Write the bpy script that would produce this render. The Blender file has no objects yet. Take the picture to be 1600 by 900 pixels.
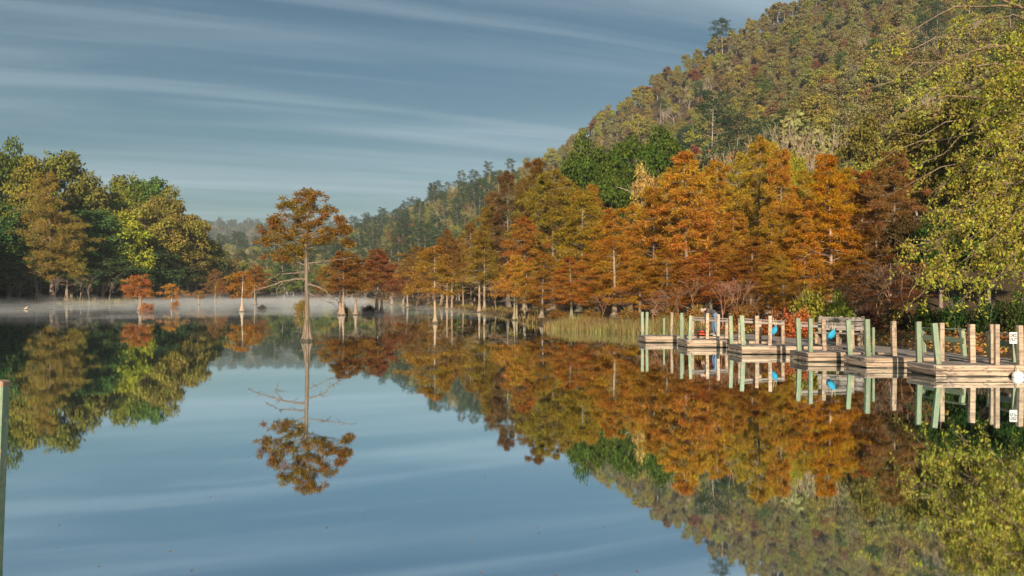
import bpy, bmesh, math, random
import numpy as np
from mathutils import Vector, Matrix

scene = bpy.context.scene
COL = scene.collection
R = math.radians
rng = np.random.default_rng(7)
random.seed(7)

# ------------------------------------------------------------------ camera
F = 1386.0            # focal length in pixels of a 1600 px wide frame
CH = 2.2              # camera height over the water
HZ = 458.0            # row of the horizon
cam_d = bpy.data.cameras.new('camera')
cam = bpy.data.objects.new('camera', cam_d)
COL.objects.link(cam)
cam.location = (0, 0, CH)
cam.rotation_euler = (R(90), 0, 0)
cam_d.sensor_width = 36
cam_d.lens = F / 1600 * 36
cam_d.shift_y = (HZ - 450) / 1600
cam_d.clip_start = 0.1
cam_d.clip_end = 12000
scene.camera = cam

# ------------------------------------------------------------------ sky, sun, exposure
SUN_EL, SUN_AZ = 19.0, 182.6
world = bpy.data.worlds.new('World')
scene.world = world
world.use_nodes = True
wt = world.node_tree
wt.nodes.clear()
def wn(t, **kw):
    n = wt.nodes.new(t)
    for k, v in kw.items():
        setattr(n, k, v)
    return n
sky = wn('ShaderNodeTexSky', sky_type='NISHITA', sun_disc=False)
sky.sun_elevation = R(SUN_EL); sky.sun_rotation = R(SUN_AZ)
sky.air_density = 1.0; sky.dust_density = 1.0; sky.ozone_density = 1.5
tc = wn('ShaderNodeTexCoord')
sep = wn('ShaderNodeSeparateXYZ'); wt.links.new(tc.outputs['Generated'], sep.inputs[0])
zc = wn('ShaderNodeMath', operation='MAXIMUM'); zc.inputs[1].default_value = 0.0
wt.links.new(sep.outputs['Z'], zc.inputs[0])
za = wn('ShaderNodeMath', operation='ADD'); za.inputs[1].default_value = 0.11
wt.links.new(zc.outputs[0], za.inputs[0])
dx = wn('ShaderNodeMath', operation='DIVIDE'); dy = wn('ShaderNodeMath', operation='DIVIDE')
wt.links.new(sep.outputs['X'], dx.inputs[0]); wt.links.new(za.outputs[0], dx.inputs[1])
wt.links.new(sep.outputs['Y'], dy.inputs[0]); wt.links.new(za.outputs[0], dy.inputs[1])
cmb = wn('ShaderNodeCombineXYZ')
wt.links.new(dx.outputs[0], cmb.inputs[0]); wt.links.new(dy.outputs[0], cmb.inputs[1])
def cloud_layer(rot, sc, loc, lo, hi, detail=7, rough=0.55, dist=0.5):
    mp = wn('ShaderNodeMapping', vector_type='TEXTURE'); mp.inputs['Rotation'].default_value = (0, 0, R(rot))
    mp.inputs['Scale'].default_value = (1/sc[0], 1/sc[1], 1); mp.inputs['Location'].default_value = loc
    nz = wn('ShaderNodeTexNoise'); nz.inputs['Scale'].default_value = 1.0
    nz.inputs['Detail'].default_value = detail; nz.inputs['Roughness'].default_value = rough
    nz.inputs['Distortion'].default_value = dist
    mr = wn('ShaderNodeMapRange', interpolation_type='SMOOTHSTEP')
    mr.inputs['From Min'].default_value = lo; mr.inputs['From Max'].default_value = hi
    wt.links.new(cmb.outputs[0], mp.inputs[0]); wt.links.new(mp.outputs[0], nz.inputs[0])
    wt.links.new(nz.outputs[0], mr.inputs[0])
    return mr.outputs[0]
c1 = cloud_layer(17, (0.13, 0.85, 1), (3.1, 0.4, 0), 0.42, 0.66)
c2 = cloud_layer(21, (0.30, 3.0, 1), (7.7, 2.2, 0), 0.45, 0.68)
cs = wn('ShaderNodeMath', operation='MULTIPLY_ADD'); cs.inputs[1].default_value = 0.45
wt.links.new(c2, cs.inputs[0]); wt.links.new(c1, cs.inputs[2])
cf = wn('ShaderNodeMath', operation='MULTIPLY', use_clamp=True); cf.inputs[1].default_value = 0.58
wt.links.new(cs.outputs[0], cf.inputs[0])
tone = wn('ShaderNodeMix', data_type='RGBA', blend_type='MULTIPLY'); tone.inputs[0].default_value = 1.0
wt.links.new(sky.outputs[0], tone.inputs[6]); tone.inputs[7].default_value = (0.172, 0.248, 0.258, 1)
cm = wn('ShaderNodeMix', data_type='RGBA')
wt.links.new(cf.outputs[0], cm.inputs[0]); wt.links.new(tone.outputs[2], cm.inputs[6])
cm.inputs[7].default_value = (2.2, 2.85, 3.2, 1)
bg = wn('ShaderNodeBackground'); bg.inputs['Strength'].default_value = 0.12
wt.links.new(cm.outputs[2], bg.inputs[0])
wo = wn('ShaderNodeOutputWorld'); wt.links.new(bg.outputs[0], wo.inputs[0])

sun_d = bpy.data.lights.new('sun', 'SUN')
sun_d.energy = 4.6; sun_d.angle = R(0.5); sun_d.color = (1.0, 0.84, 0.64)
sun = bpy.data.objects.new('sun', sun_d); COL.objects.link(sun)
_a = R(SUN_AZ); _e = R(SUN_EL)
to_sun = Vector((math.sin(_a)*math.cos(_e), math.cos(_a)*math.cos(_e), math.sin(_e)))
sun.rotation_euler = to_sun.to_track_quat('Z', 'Y').to_euler()
sun.location = (0, -40, 60)

scene.view_settings.view_transform = 'Standard'
scene.view_settings.look = 'None'
scene.view_settings.exposure = 0.78
scene.view_settings.gamma = 1.0
scene.render.engine = 'CYCLES'
cy = scene.cycles
cy.max_bounces = 6; cy.diffuse_bounces = 2; cy.glossy_bounces = 3; cy.transmission_bounces = 3
cy.transparent_max_bounces = 6; cy.volume_bounces = 0
cy.use_denoising = True
try:
    cy.denoiser = 'OPENIMAGEDENOISE'; cy.denoising_input_passes = 'RGB_ALBEDO_NORMAL'
except Exception:
    pass
cy.sample_clamp_indirect = 4.0

# ------------------------------------------------------------------ helpers
def at(x, y, d):
    """point seen at column x, row y of the 1600x900 photograph when it stands d metres away"""
    return np.array([(x-800)/F*d, d, CH-(y-HZ)/F*d])
def depth_of(y, z=0.0):
    return F*(CH-z)/(y-HZ)

def build(name, V, Q=None, T=None, mats=(), midx=None, tint=None, smooth=False):
    V = np.asarray(V, dtype=np.float32).reshape(-1, 3)
    loops = []; starts = []; n0 = 0; nf = 0
    if Q is not None and len(Q):
        Q = np.asarray(Q, dtype=np.int32); loops.append(Q.ravel()); starts.append(np.arange(len(Q))*4); n0 = len(Q)*4; nf += len(Q)
    if T is not None and len(T):
        T = np.asarray(T, dtype=np.int32); loops.append(T.ravel()); starts.append(np.arange(len(T))*3+n0); nf += len(T)
    L = np.concatenate(loops); S = np.concatenate(starts).astype(np.int32)
    me = bpy.data.meshes.new(name)
    me.vertices.add(len(V)); me.vertices.foreach_set('co', V.ravel())
    me.loops.add(len(L)); me.loops.foreach_set('vertex_index', L)
    me.polygons.add(nf); me.polygons.foreach_set('loop_start', S)
    for m in mats: me.materials.append(m)
    if midx is not None: me.polygons.foreach_set('material_index', np.asarray(midx, dtype=np.int32))
    sm = np.asarray(smooth, dtype=bool) if np.ndim(smooth) else np.full(nf, bool(smooth))
    me.polygons.foreach_set('use_smooth', sm)
    if tint is not None:
        a = me.attributes.new('tint', 'FLOAT', 'POINT'); a.data.foreach_set('value', np.asarray(tint, dtype=np.float32))
    me.update(calc_edges=True)
    return me

def link(name, data, parent=None, loc=None, color=None):
    o = bpy.data.objects.new(name, data); COL.objects.link(o)
    if parent is not None: o.parent = parent
    if loc is not None: o.location = loc
    if color is not None: o.color = (*color, 1)
    return o
def tag(o, label=None, cat=None, group=None, kind=None):
    if label: o['label'] = label
    if cat: o['category'] = cat
    if group: o['group'] = group
    if kind: o['kind'] = kind
    return o
def thing(name, label, cat, loc=(0, 0, 0), rz=0.0, group=None):
    o = link(name, None); o.location = loc; o.rotation_euler = (0, 0, rz)
    o.empty_display_size = 0.3
    return tag(o, label, cat, group)

class MB:
    """collects quads and triangles; .mesh() makes one mesh"""
    def __init__(s): s.V = []; s.Q = []; s.T = []; s.n = 0; s.tint = []; s.qm = []; s.tm = []; s.qs = []
    def add(s, V, Q=None, T=None, tint=0.5, m=0, smooth=False):
        V = np.asarray(V, dtype=np.float32).reshape(-1, 3)
        s.V.append(V)
        if Q is not None:
            Q = np.asarray(Q).reshape(-1, 4); s.Q.append(Q+s.n); s.qm.append(np.full(len(Q), m)); s.qs.append(np.full(len(Q), smooth))
        if T is not None:
            T = np.asarray(T).reshape(-1, 3); s.T.append(T+s.n); s.tm.append(np.full(len(T), m))
        s.tint.append(np.broadcast_to(np.asarray(tint, dtype=np.float32), (len(V),)))
        s.n += len(V)
        return s
    def mesh(s, name, mats):
        Q = np.concatenate(s.Q) if s.Q else None
        T = np.concatenate(s.T) if s.T else None
        mi = np.concatenate(s.qm+s.tm)
        sm = np.concatenate(s.qs + [np.zeros(len(t), bool) for t in s.tm]) if s.qs or s.tm else False
        return build(name, np.concatenate(s.V), Q, T, mats, mi, np.concatenate(s.tint), sm)
    def tube(s, P, r, n=5, m=0, tint=0.5, cap=True):
        P = np.asarray(P, dtype=float); k = len(P)
        r = np.broadcast_to(np.asarray(r, dtype=float), (k,))
        t = np.gradient(P, axis=0); t /= np.linalg.norm(t, axis=1)[:, None]+1e-9
        ref = np.array([0, 0, 1.0]) if abs(t[:, 2]).mean() < 0.8 else np.array([1.0, 0, 0])
        u = np.cross(t, ref); u /= np.linalg.norm(u, axis=1)[:, None]+1e-9
        v = np.cross(t, u)
        a = np.arange(n)*2*math.pi/n
        ring = P[:, None, :] + r[:, None, None]*(np.cos(a)[None, :, None]*u[:, None, :] + np.sin(a)[None, :, None]*v[:, None, :])
        V = ring.reshape(-1, 3)
        i = np.arange(k-1)[:, None]*n; j = np.arange(n)[None, :]; j2 = (np.arange(n)+1) % n
        Q = np.stack([i+j, i+j2[None, :], i+n+j2[None, :], i+n+j], axis=-1).reshape(-1, 4)
        T = None
        if cap:
            V = np.concatenate([V, P[-1:]]); c = k*n
            T = np.stack([np.full(n, c), (k-1)*n+np.arange(n), (k-1)*n+j2], axis=-1)
        return s.add(V, Q, T, tint, m, True)
    def leaves(s, P, A, N, L, W, tint, m=0):
        """diamond leaves: foot P, axis A, blade normal N, length L, half width W"""
        A = A/(np.linalg.norm(A, axis=1)[:, None]+1e-9)
        B = np.cross(A, N); B /= np.linalg.norm(B, axis=1)[:, None]+1e-9
        L = np.broadcast_to(L, (len(P),))[:, None]; W = np.broadcast_to(W, (len(P),))[:, None]
        V = np.stack([P, P+A*L*.5+B*W, P+A*L, P+A*L*.5-B*W], axis=1).reshape(-1, 3)
        Q = np.arange(len(P)*4).reshape(-1, 4)
        return s.add(V, Q, None, np.repeat(np.broadcast_to(tint, (len(P),)), 4), m)
    def box(s, x0, x1, y0, y1, z0, z1, m=0):
        V = [(x, y, z) for z in (z0, z1) for y in (y0, y1) for x in (x0, x1)]
        Q = [(0, 2, 3, 1), (4, 5, 7, 6), (0, 1, 5, 4), (2, 6, 7, 3), (0, 4, 6, 2), (1, 3, 7, 5)]
        return s.add(V, Q, None, 0.5, m)

def chamfer_box(name, sx, sy, sz, mat, b=0.008, zbase=False, seg=1):
    bm = bmesh.new(); bmesh.ops.create_cube(bm, size=1)
    for v in bm.verts:
        v.co = Vector((v.co.x*sx, v.co.y*sy, (v.co.z+(0.5 if zbase else 0))*sz))
    bmesh.ops.bevel(bm, geom=bm.edges[:], offset=b, segments=seg, affect='EDGES')
    me = bpy.data.meshes.new(name); bm.to_mesh(me); bm.free(); me.materials.append(mat)
    return me

def randdir(n, r=rng):
    v = r.normal(size=(n, 3)); return v/np.linalg.norm(v, axis=1)[:, None]

# ------------------------------------------------------------------ materials
def new_mat(name):
    m = bpy.data.materials.new(name); m.use_nodes = True; m.node_tree.nodes.clear()
    t = m.node_tree
    def n(ty, **kw):
        x = t.nodes.new(ty)
        for k, v in kw.items(): setattr(x, k, v)
        return x
    out = n('ShaderNodeOutputMaterial')
    return m, t, n, out

def foliage_mat(name, color=None, transl=0.3, hue=0.03, objhue=0.012, val=(0.55, 1.4), noise=0.35, patch=0.02):
    m, t, n, out = new_mat(name)
    oi = n('ShaderNodeObjectInfo')
    at_ = n('ShaderNodeAttribute', attribute_name='tint')
    if color is None: base = oi.outputs['Color']
    else:
        rgb = n('ShaderNodeRGB'); rgb.outputs[0].default_value = (*color, 1); base = rgb.outputs[0]
    hs = n('ShaderNodeHueSaturation')
    h1 = n('ShaderNodeMapRange'); h1.inputs[3].default_value = 0.5-hue; h1.inputs[4].default_value = 0.5+hue
    t.links.new(at_.outputs['Fac'], h1.inputs[0])
    h2 = n('ShaderNodeMapRange'); h2.inputs[3].default_value = -objhue; h2.inputs[4].default_value = objhue
    t.links.new(oi.outputs['Random'], h2.inputs[0])
    ad = n('ShaderNodeMath', operation='ADD'); t.links.new(h1.outputs[0], ad.inputs[0]); t.links.new(h2.outputs[0], ad.inputs[1])
    tc = n('ShaderNodeTexCoord')
    nzp = n('ShaderNodeTexNoise'); nzp.inputs['Scale'].default_value = 0.28; nzp.inputs['Detail'].default_value = 3
    vo = n('ShaderNodeVectorMath', operation='SCALE'); vo.inputs[0].default_value = (91, 47, 23); t.links.new(oi.outputs['Random'], vo.inputs['Scale'])
    va = n('ShaderNodeVectorMath', operation='ADD'); t.links.new(tc.outputs['Object'], va.inputs[0]); t.links.new(vo.outputs[0], va.inputs[1]); t.links.new(va.outputs[0], nzp.inputs[0])
    hp = n('ShaderNodeMapRange'); hp.inputs[1].default_value = .42; hp.inputs[2].default_value = .72; hp.inputs[3].default_value = 0.0; hp.inputs[4].default_value = patch
    t.links.new(nzp.outputs[0], hp.inputs[0])
    ad2 = n('ShaderNodeMath', operation='ADD'); t.links.new(ad.outputs[0], ad2.inputs[0]); t.links.new(hp.outputs[0], ad2.inputs[1])
    t.links.new(ad2.outputs[0], hs.inputs['Hue']); nz = n('ShaderNodeTexNoise'); nz.inputs['Scale'].default_value = noise; nz.inputs['Detail'].default_value = 3
    t.links.new(tc.outputs['Object'], nz.inputs[0])
    mx = n('ShaderNodeMath', operation='MULTIPLY_ADD'); mx.inputs[1].default_value = 7.31
    t.links.new(at_.outputs['Fac'], mx.inputs[0]); t.links.new(nz.outputs[0], mx.inputs[2])
    fr = n('ShaderNodeMath', operation='PINGPONG'); fr.inputs[1].default_value = 1.0; t.links.new(mx.outputs[0], fr.inputs[0])
    vr = n('ShaderNodeMapRange'); vr.inputs[3].default_value = val[0]; vr.inputs[4].default_value = val[1]
    t.links.new(fr.outputs[0], vr.inputs[0]); t.links.new(vr.outputs[0], hs.inputs['Value'])
    t.links.new(base, hs.inputs['Color'])
    df = n('ShaderNodeBsdfDiffuse'); tr = n('ShaderNodeBsdfTranslucent'); ms = n('ShaderNodeMixShader'); ms.inputs[0].default_value = transl
    t.links.new(hs.outputs[0], df.inputs[0]); t.links.new(hs.outputs[0], tr.inputs[0])
    t.links.new(df.outputs[0], ms.inputs[1]); t.links.new(tr.outputs[0], ms.inputs[2]); t.links.new(ms.outputs[0], out.inputs[0])
    return m

def noisy_mat(name, c0, c1, scale=(4, 4, 4), detail=6, rough=0.85, bump=0.3, spec=0.2, objcol=False, rand=0.15, lo=0.3, hi=0.7, coord='Object', chip=None, wet=None):
    m, t, n, out = new_mat(name)
    tc = n('ShaderNodeTexCoord'); mp = n('ShaderNodeMapping'); mp.inputs['Scale'].default_value = scale
    nz = n('ShaderNodeTexNoise'); nz.inputs['Scale'].default_value = 1; nz.inputs['Detail'].default_value = detail; nz.inputs['Roughness'].default_value = .6
    t.links.new(tc.outputs[coord], mp.inputs[0])
    oi = n('ShaderNodeObjectInfo')
    off = n('ShaderNodeVectorMath', operation='SCALE'); off.inputs[0].default_value = (37, 11, 53); t.links.new(oi.outputs['Random'], off.inputs['Scale'])
    addv = n('ShaderNodeVectorMath', operation='ADD'); t.links.new(mp.outputs[0], addv.inputs[0]); t.links.new(off.outputs[0], addv.inputs[1])
    t.links.new(addv.outputs[0], nz.inputs[0])
    mr = n('ShaderNodeMapRange'); mr.inputs[1].default_value = lo; mr.inputs[2].default_value = hi; t.links.new(nz.outputs[0], mr.inputs[0])
    mix = n('ShaderNodeMix', data_type='RGBA'); t.links.new(mr.outputs[0], mix.inputs[0])
    mix.inputs[6].default_value = (*c0, 1); mix.inputs[7].default_value = (*c1, 1)
    col = mix.outputs[2]
    if chip:
        mp2 = n('ShaderNodeMapping'); mp2.inputs['Scale'].default_value = chip[2]; t.links.new(addv.outputs[0], mp2.inputs[0])
        va = n('ShaderNodeVectorMath', operation='ADD'); t.links.new(tc.outputs[coord], mp2.inputs[0]); t.links.new(mp2.outputs[0], va.inputs[0]); t.links.new(off.outputs[0], va.inputs[1])
        nz2 = n('ShaderNodeTexNoise'); nz2.inputs['Scale'].default_value = 1; nz2.inputs['Detail'].default_value = 5; t.links.new(va.outputs[0], nz2.inputs[0])
        mr2 = n('ShaderNodeMapRange'); mr2.inputs[1].default_value = chip[1]-.04; mr2.inputs[2].default_value = chip[1]+.04; t.links.new(nz2.outputs[0], mr2.inputs[0])
        mx2 = n('ShaderNodeMix', data_type='RGBA'); t.links.new(mr2.outputs[0], mx2.inputs[0]); t.links.new(col, mx2.inputs[6]); mx2.inputs[7].default_value = (*chip[0], 1); col = mx2.outputs[2]
    if objcol:
        mu = n('ShaderNodeMix', data_type='RGBA', blend_type='MULTIPLY'); mu.inputs[0].default_value = 1
        t.links.new(col, mu.inputs[6]); t.links.new(oi.outputs['Color'], mu.inputs[7]); col = mu.outputs[2]
    if wet:      # the stained band where the timber stands in the lake
        ge = n('ShaderNodeNewGeometry'); sx = n('ShaderNodeSeparateXYZ'); t.links.new(ge.outputs['Position'], sx.inputs[0])
        wz = n('ShaderNodeMath', operation='MULTIPLY_ADD'); wz.inputs[1].default_value = .22; t.links.new(nz.outputs[0], wz.inputs[0]); t.links.new(sx.outputs['Z'], wz.inputs[2])
        wm = n('ShaderNodeMapRange'); wm.inputs[1].default_value = wet+.11; wm.inputs[2].default_value = wet+.15; wm.inputs[3].default_value = .85; wm.inputs[4].default_value = 0
        t.links.new(wz.outputs[0], wm.inputs[0]); wx = n('ShaderNodeMix', data_type='RGBA'); t.links.new(wm.outputs[0], wx.inputs[0]); t.links.new(col, wx.inputs[6]); wx.inputs[7].default_value = (.045, .042, .03, 1); col = wx.outputs[2]
    hs = n('ShaderNodeHueSaturation'); vr = n('ShaderNodeMapRange'); vr.inputs[3].default_value = 1-rand; vr.inputs[4].default_value = 1+rand
    t.links.new(oi.outputs['Random'], vr.inputs[0]); t.links.new(vr.outputs[0], hs.inputs['Value']); t.links.new(col, hs.inputs['Color'])
    p = n('ShaderNodeBsdfPrincipled'); p.inputs['Roughness'].default_value = rough; p.inputs['Specular IOR Level'].default_value = spec
    t.links.new(hs.outputs[0], p.inputs['Base Color'])
    if bump:
        b = n('ShaderNodeBump'); b.inputs['Strength'].default_value = bump; b.inputs['Distance'].default_value = 0.02
        t.links.new(nz.outputs[0], b.inputs['Height']); t.links.new(b.outputs[0], p.inputs['Normal'])
    t.links.new(p.outputs[0], out.inputs[0])
    return m

M_leaf = foliage_mat('leaves')                        # colour from the object
M_feather = foliage_mat('cypress_needles', hue=0.028, objhue=0.008, transl=0.38, noise=0.55, val=(0.5, 1.55), patch=0.027)
M_broad = foliage_mat('broad_leaves', transl=0.4, hue=0.05, noise=0.6, val=(0.5, 1.4))
M_bark = noisy_mat('bark', (0.5, 0.5, 0.5), (1.3, 1.25, 1.2), (11, 11, 1.0), objcol=True, bump=0.8, wet=.09)
M_wood = noisy_mat('weathered_pine_board', (0.16, 0.11, 0.08), (0.40, 0.295, 0.21), (0.9, 11, 14), rand=0.26, bump=0.5, wet=.03, lo=.32, hi=.60, chip=((0.13, .10, .08), .62, (3, 6, 9)))
M_deck = noisy_mat('grey_deck_board', (0.17, 0.145, 0.13), (0.33, 0.29, 0.26), (1.3, 16, 16), rand=0.22, bump=0.4)
M_post = noisy_mat('bare_post_wood', (0.22, 0.165, 0.12), (0.46, 0.345, 0.245), (14, 1.0, 14), rand=0.2, bump=0.4, lo=.32, hi=.62, chip=((0.20, .15, .11), .63, (4, 9, 9)))
M_green = noisy_mat('worn_green_paint', (0.15, 0.20, 0.125), (0.24, 0.30, 0.20), (1.5, 10, 10), rand=0.2, bump=0.3, rough=0.7, spec=.25, chip=((0.36, .30, .2), .60, (4, 14, 14)))
M_soil = noisy_mat('forest_floor', (0.05, 0.035, 0.02), (0.13, 0.085, 0.045), (0.3, 0.3, 0.3), bump=0.5, rand=0, coord='Object')
M_grass = foliage_mat('reed_blades', color=(0.27, 0.215, 0.08), hue=0.075, patch=.05, val=(.4, 1.5), transl=0.3, noise=0.8)
M_lit = foliage_mat('leaf_litter', color=(0.36, 0.17, 0.05), hue=0.05, transl=0.1)

# lake water: still, dark and mirror-like
m, t, n, out = new_mat('lake_water')
tc_ = n('ShaderNodeTexCoord'); mp_ = n('ShaderNodeMapping'); mp_.inputs['Scale'].default_value = (0.55, 0.25, 1)
nz_ = n('ShaderNodeTexNoise'); nz_.inputs['Scale'].default_value = 1.0; nz_.inputs['Detail'].default_value = 3
t.links.new(tc_.outputs['Object'], mp_.inputs[0]); t.links.new(mp_.outputs[0], nz_.inputs[0])
bp_ = n('ShaderNodeBump'); bp_.inputs['Strength'].default_value = 0.05; bp_.inputs['Distance'].default_value = 0.05
t.links.new(nz_.outputs[0], bp_.inputs['Height'])
gl_ = n('ShaderNodeBsdfGlossy'); gl_.inputs['Roughness'].default_value = 0.022; gl_.inputs['Color'].default_value = (0.88, 0.96, 1.0, 1)
df_ = n('ShaderNodeBsdfDiffuse'); df_.inputs['Color'].default_value = (0.012, 0.022, 0.022, 1)
fr_ = n('ShaderNodeLayerWeight'); fr_.inputs['Blend'].default_value = 0.72
t.links.new(bp_.outputs[0], gl_.inputs['Normal']); 
mr_ = n('ShaderNodeMapRange'); mr_.inputs[3].default_value = 0.78; mr_.inputs[4].default_value = 0.98
t.links.new(fr_.outputs['Facing'], mr_.inputs[0])
mx_ = n('ShaderNodeMixShader'); t.links.new(mr_.outputs[0], mx_.inputs[0]); t.links.new(df_.outputs[0], mx_.inputs[1]); t.links.new(gl_.outputs[0], mx_.inputs[2])
t.links.new(mx_.outputs[0], out.inputs[0])
M_water = m

# ------------------------------------------------------------------ lake outline and terrain
LAKE = np.array([(24, -40), (17.5, 5), (15.5, 18), (13.9, 25), (12.3, 33), (10.9, 41), (7.6, 46.5), (3.2, 54), (0.9, 66),
                 (-0.5, 80), (-4.5, 105), (-13, 140), (-27, 180), (-37, 225), (-47, 300), (-66, 318), (-86, 300),
                 (-90, 264), (-91, 244), (-90.5, 216), (-89.5, 200), (-93, 190), (-100, 183.5), (-110, 180), (-98, 150), (-88, 80), (-75, 20), (-60, -40)], dtype=float)
def lake_sd(X, Y):
    """distance to the shoreline, positive on land"""
    X = np.asarray(X, float); Y = np.asarray(Y, float)
    d = np.full(X.shape, 1e9); inside = np.zeros(X.shape, bool)
    n = len(LAKE)
    for i in range(n):
        ax, ay = LAKE[i]; bx, by = LAKE[(i+1) % n]
        ex, ey = bx-ax, by-ay
        tt = np.clip(((X-ax)*ex+(Y-ay)*ey)/(ex*ex+ey*ey), 0, 1)
        d = np.minimum(d, np.hypot(X-ax-tt*ex, Y-ay-tt*ey))
        c = ((ay > Y) != (by > Y)) & (X < (bx-ax)*(Y-ay)/(by-ay+1e-12)+ax)
        inside ^= c
    return np.where(inside, -d, d)
def sstep(a, b, x):
    t = np.clip((x-a)/(b-a), 0, 1); return t*t*(3-2*t)
def vnoise(X, Y, s, seed=0):
    X = X/s; Y = Y/s
    xi = np.floor(X).astype(np.int64); yi = np.floor(Y).astype(np.int64); fx = X-xi; fy = Y-yi
    fx = fx*fx*(3-2*fx); fy = fy*fy*(3-2*fy)
    def h(a, b):
        v = np.sin(a*127.1+b*311.7+seed*74.7)*43758.5453; return v-np.floor(v)
    return (h(xi, yi)*(1-fx)+h(xi+1, yi)*fx)*(1-fy)+(h(xi, yi+1)*(1-fx)+h(xi+1, yi+1)*fx)*fy
# right hill: bearing (as tangent), distance and height of its ridge
_hx = np.array([380, 470, 560, 600, 700, 800, 870, 900, 1000, 1080, 1170, 1270, 1400, 1600, 2200, 3600])
_hy = np.array([456, 420, 356, 347, 302, 266, 240, 205, 131, 82, 32, -20, -70, -105, -120, -60])
_hd = np.array([900, 850, 800, 750, 650, 580, 540, 520, 480, 460, 450, 440, 430, 420, 400, 400])
_haz = np.arctan((_hx-800)/F); _hr = _hd/np.cos(_haz); _hz = np.maximum(CH+(HZ-_hy)/F*_hd-7.0, 0)
def right_hill(X, Y):
    az = np.arctan2(X, Y); r = np.hypot(X, Y)
    dr = np.interp(az, _haz, _hr); zr = np.interp(az, _haz, _hz)
    zr = zr*(1-sstep(1.35, 2.2, az))
    s = lake_sd(X, Y)
    r0 = np.minimum(r-s+14, dr-60)
    t = np.clip((r-r0)/(dr-r0), 0, 1)
    h = zr*t**1.12
    return np.where(r > dr, zr*(1-0.35*sstep(0, 500, r-dr)), h)*(az > -0.35)
def height(X, Y):
    X = np.asarray(X, float); Y = np.asarray(Y, float)
    s = lake_sd(X, Y)
    bank = np.where(s < 0, np.maximum(-2.5, s*0.45)-0.12, 0.02+0.30*sstep(0, 1.2, s)+0.012*np.clip(s, 0, 40))
    r = np.hypot(X, Y); az = np.arctan2(X, Y)
    left = 13*sstep(4, 70, s)*sstep(-0.27, -0.36, az)*(1-0.4*sstep(120, 400, s))
    mid = (27+12*vnoise(X, Y, 190, 3))*sstep(420, 800, r)*(az > -1.2)*(az < 0.3)*sstep(-1.2, -0.9, az)
    far = (108+44*vnoise(X, Y, 420, 5)+16*vnoise(X, Y, 150, 8))*sstep(1300, 2150, r)*sstep(-0.05, -0.2, az)
    back = 26*sstep(300, 900, r)
    h = np.maximum.reduce([right_hill(X, Y), left, mid, far, back*np.ones_like(X)])
    rough = (vnoise(X, Y, 22, 1)-.5)*2.2*sstep(20, 80, s)
    return bank+np.where(s > 0, h*sstep(2, 20, s), 0)+rough
def ground(x, y):
    return float(height(np.array([x]), np.array([y]))[0])

na = 540
rr = np.concatenate([np.linspace(2, 60, 40), np.geomspace(62, 3400, 95)])
aa = np.linspace(-math.pi, math.pi, na, endpoint=False)
RR, AA = np.meshgrid(rr, aa, indexing='ij')
GX = RR*np.sin(AA); GY = RR*np.cos(AA); GZ = height(GX, GY)
V = np.stack([GX, GY, GZ], -1).reshape(-1, 3)
i = np.arange(len(rr)-1)[:, None]*na; j = np.arange(na)[None, :]; j2 = (j+1) % na
Q = np.stack([i+j, i+j2, i+na+j2, i+na+j], -1).reshape(-1, 4)[:, ::-1]
V = np.concatenate([V, [[0, 0, -2.6]]]); c = len(V)-1
T = np.stack([np.full(na, c), (np.arange(na)+1) % na, np.arange(na)], -1)[:, ::-1]
terrain = link('terrain', build('terrain', V, Q, T, [M_soil], smooth=True)); tag(terrain, kind='structure')

me = build('water', [(-400, -200, 0), (300, -200, 0), (300, 500, 0), (-400, 500, 0)], [(0, 1, 2, 3)], None, [M_water])
water = link('water', me); tag(water, kind='structure')

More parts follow.
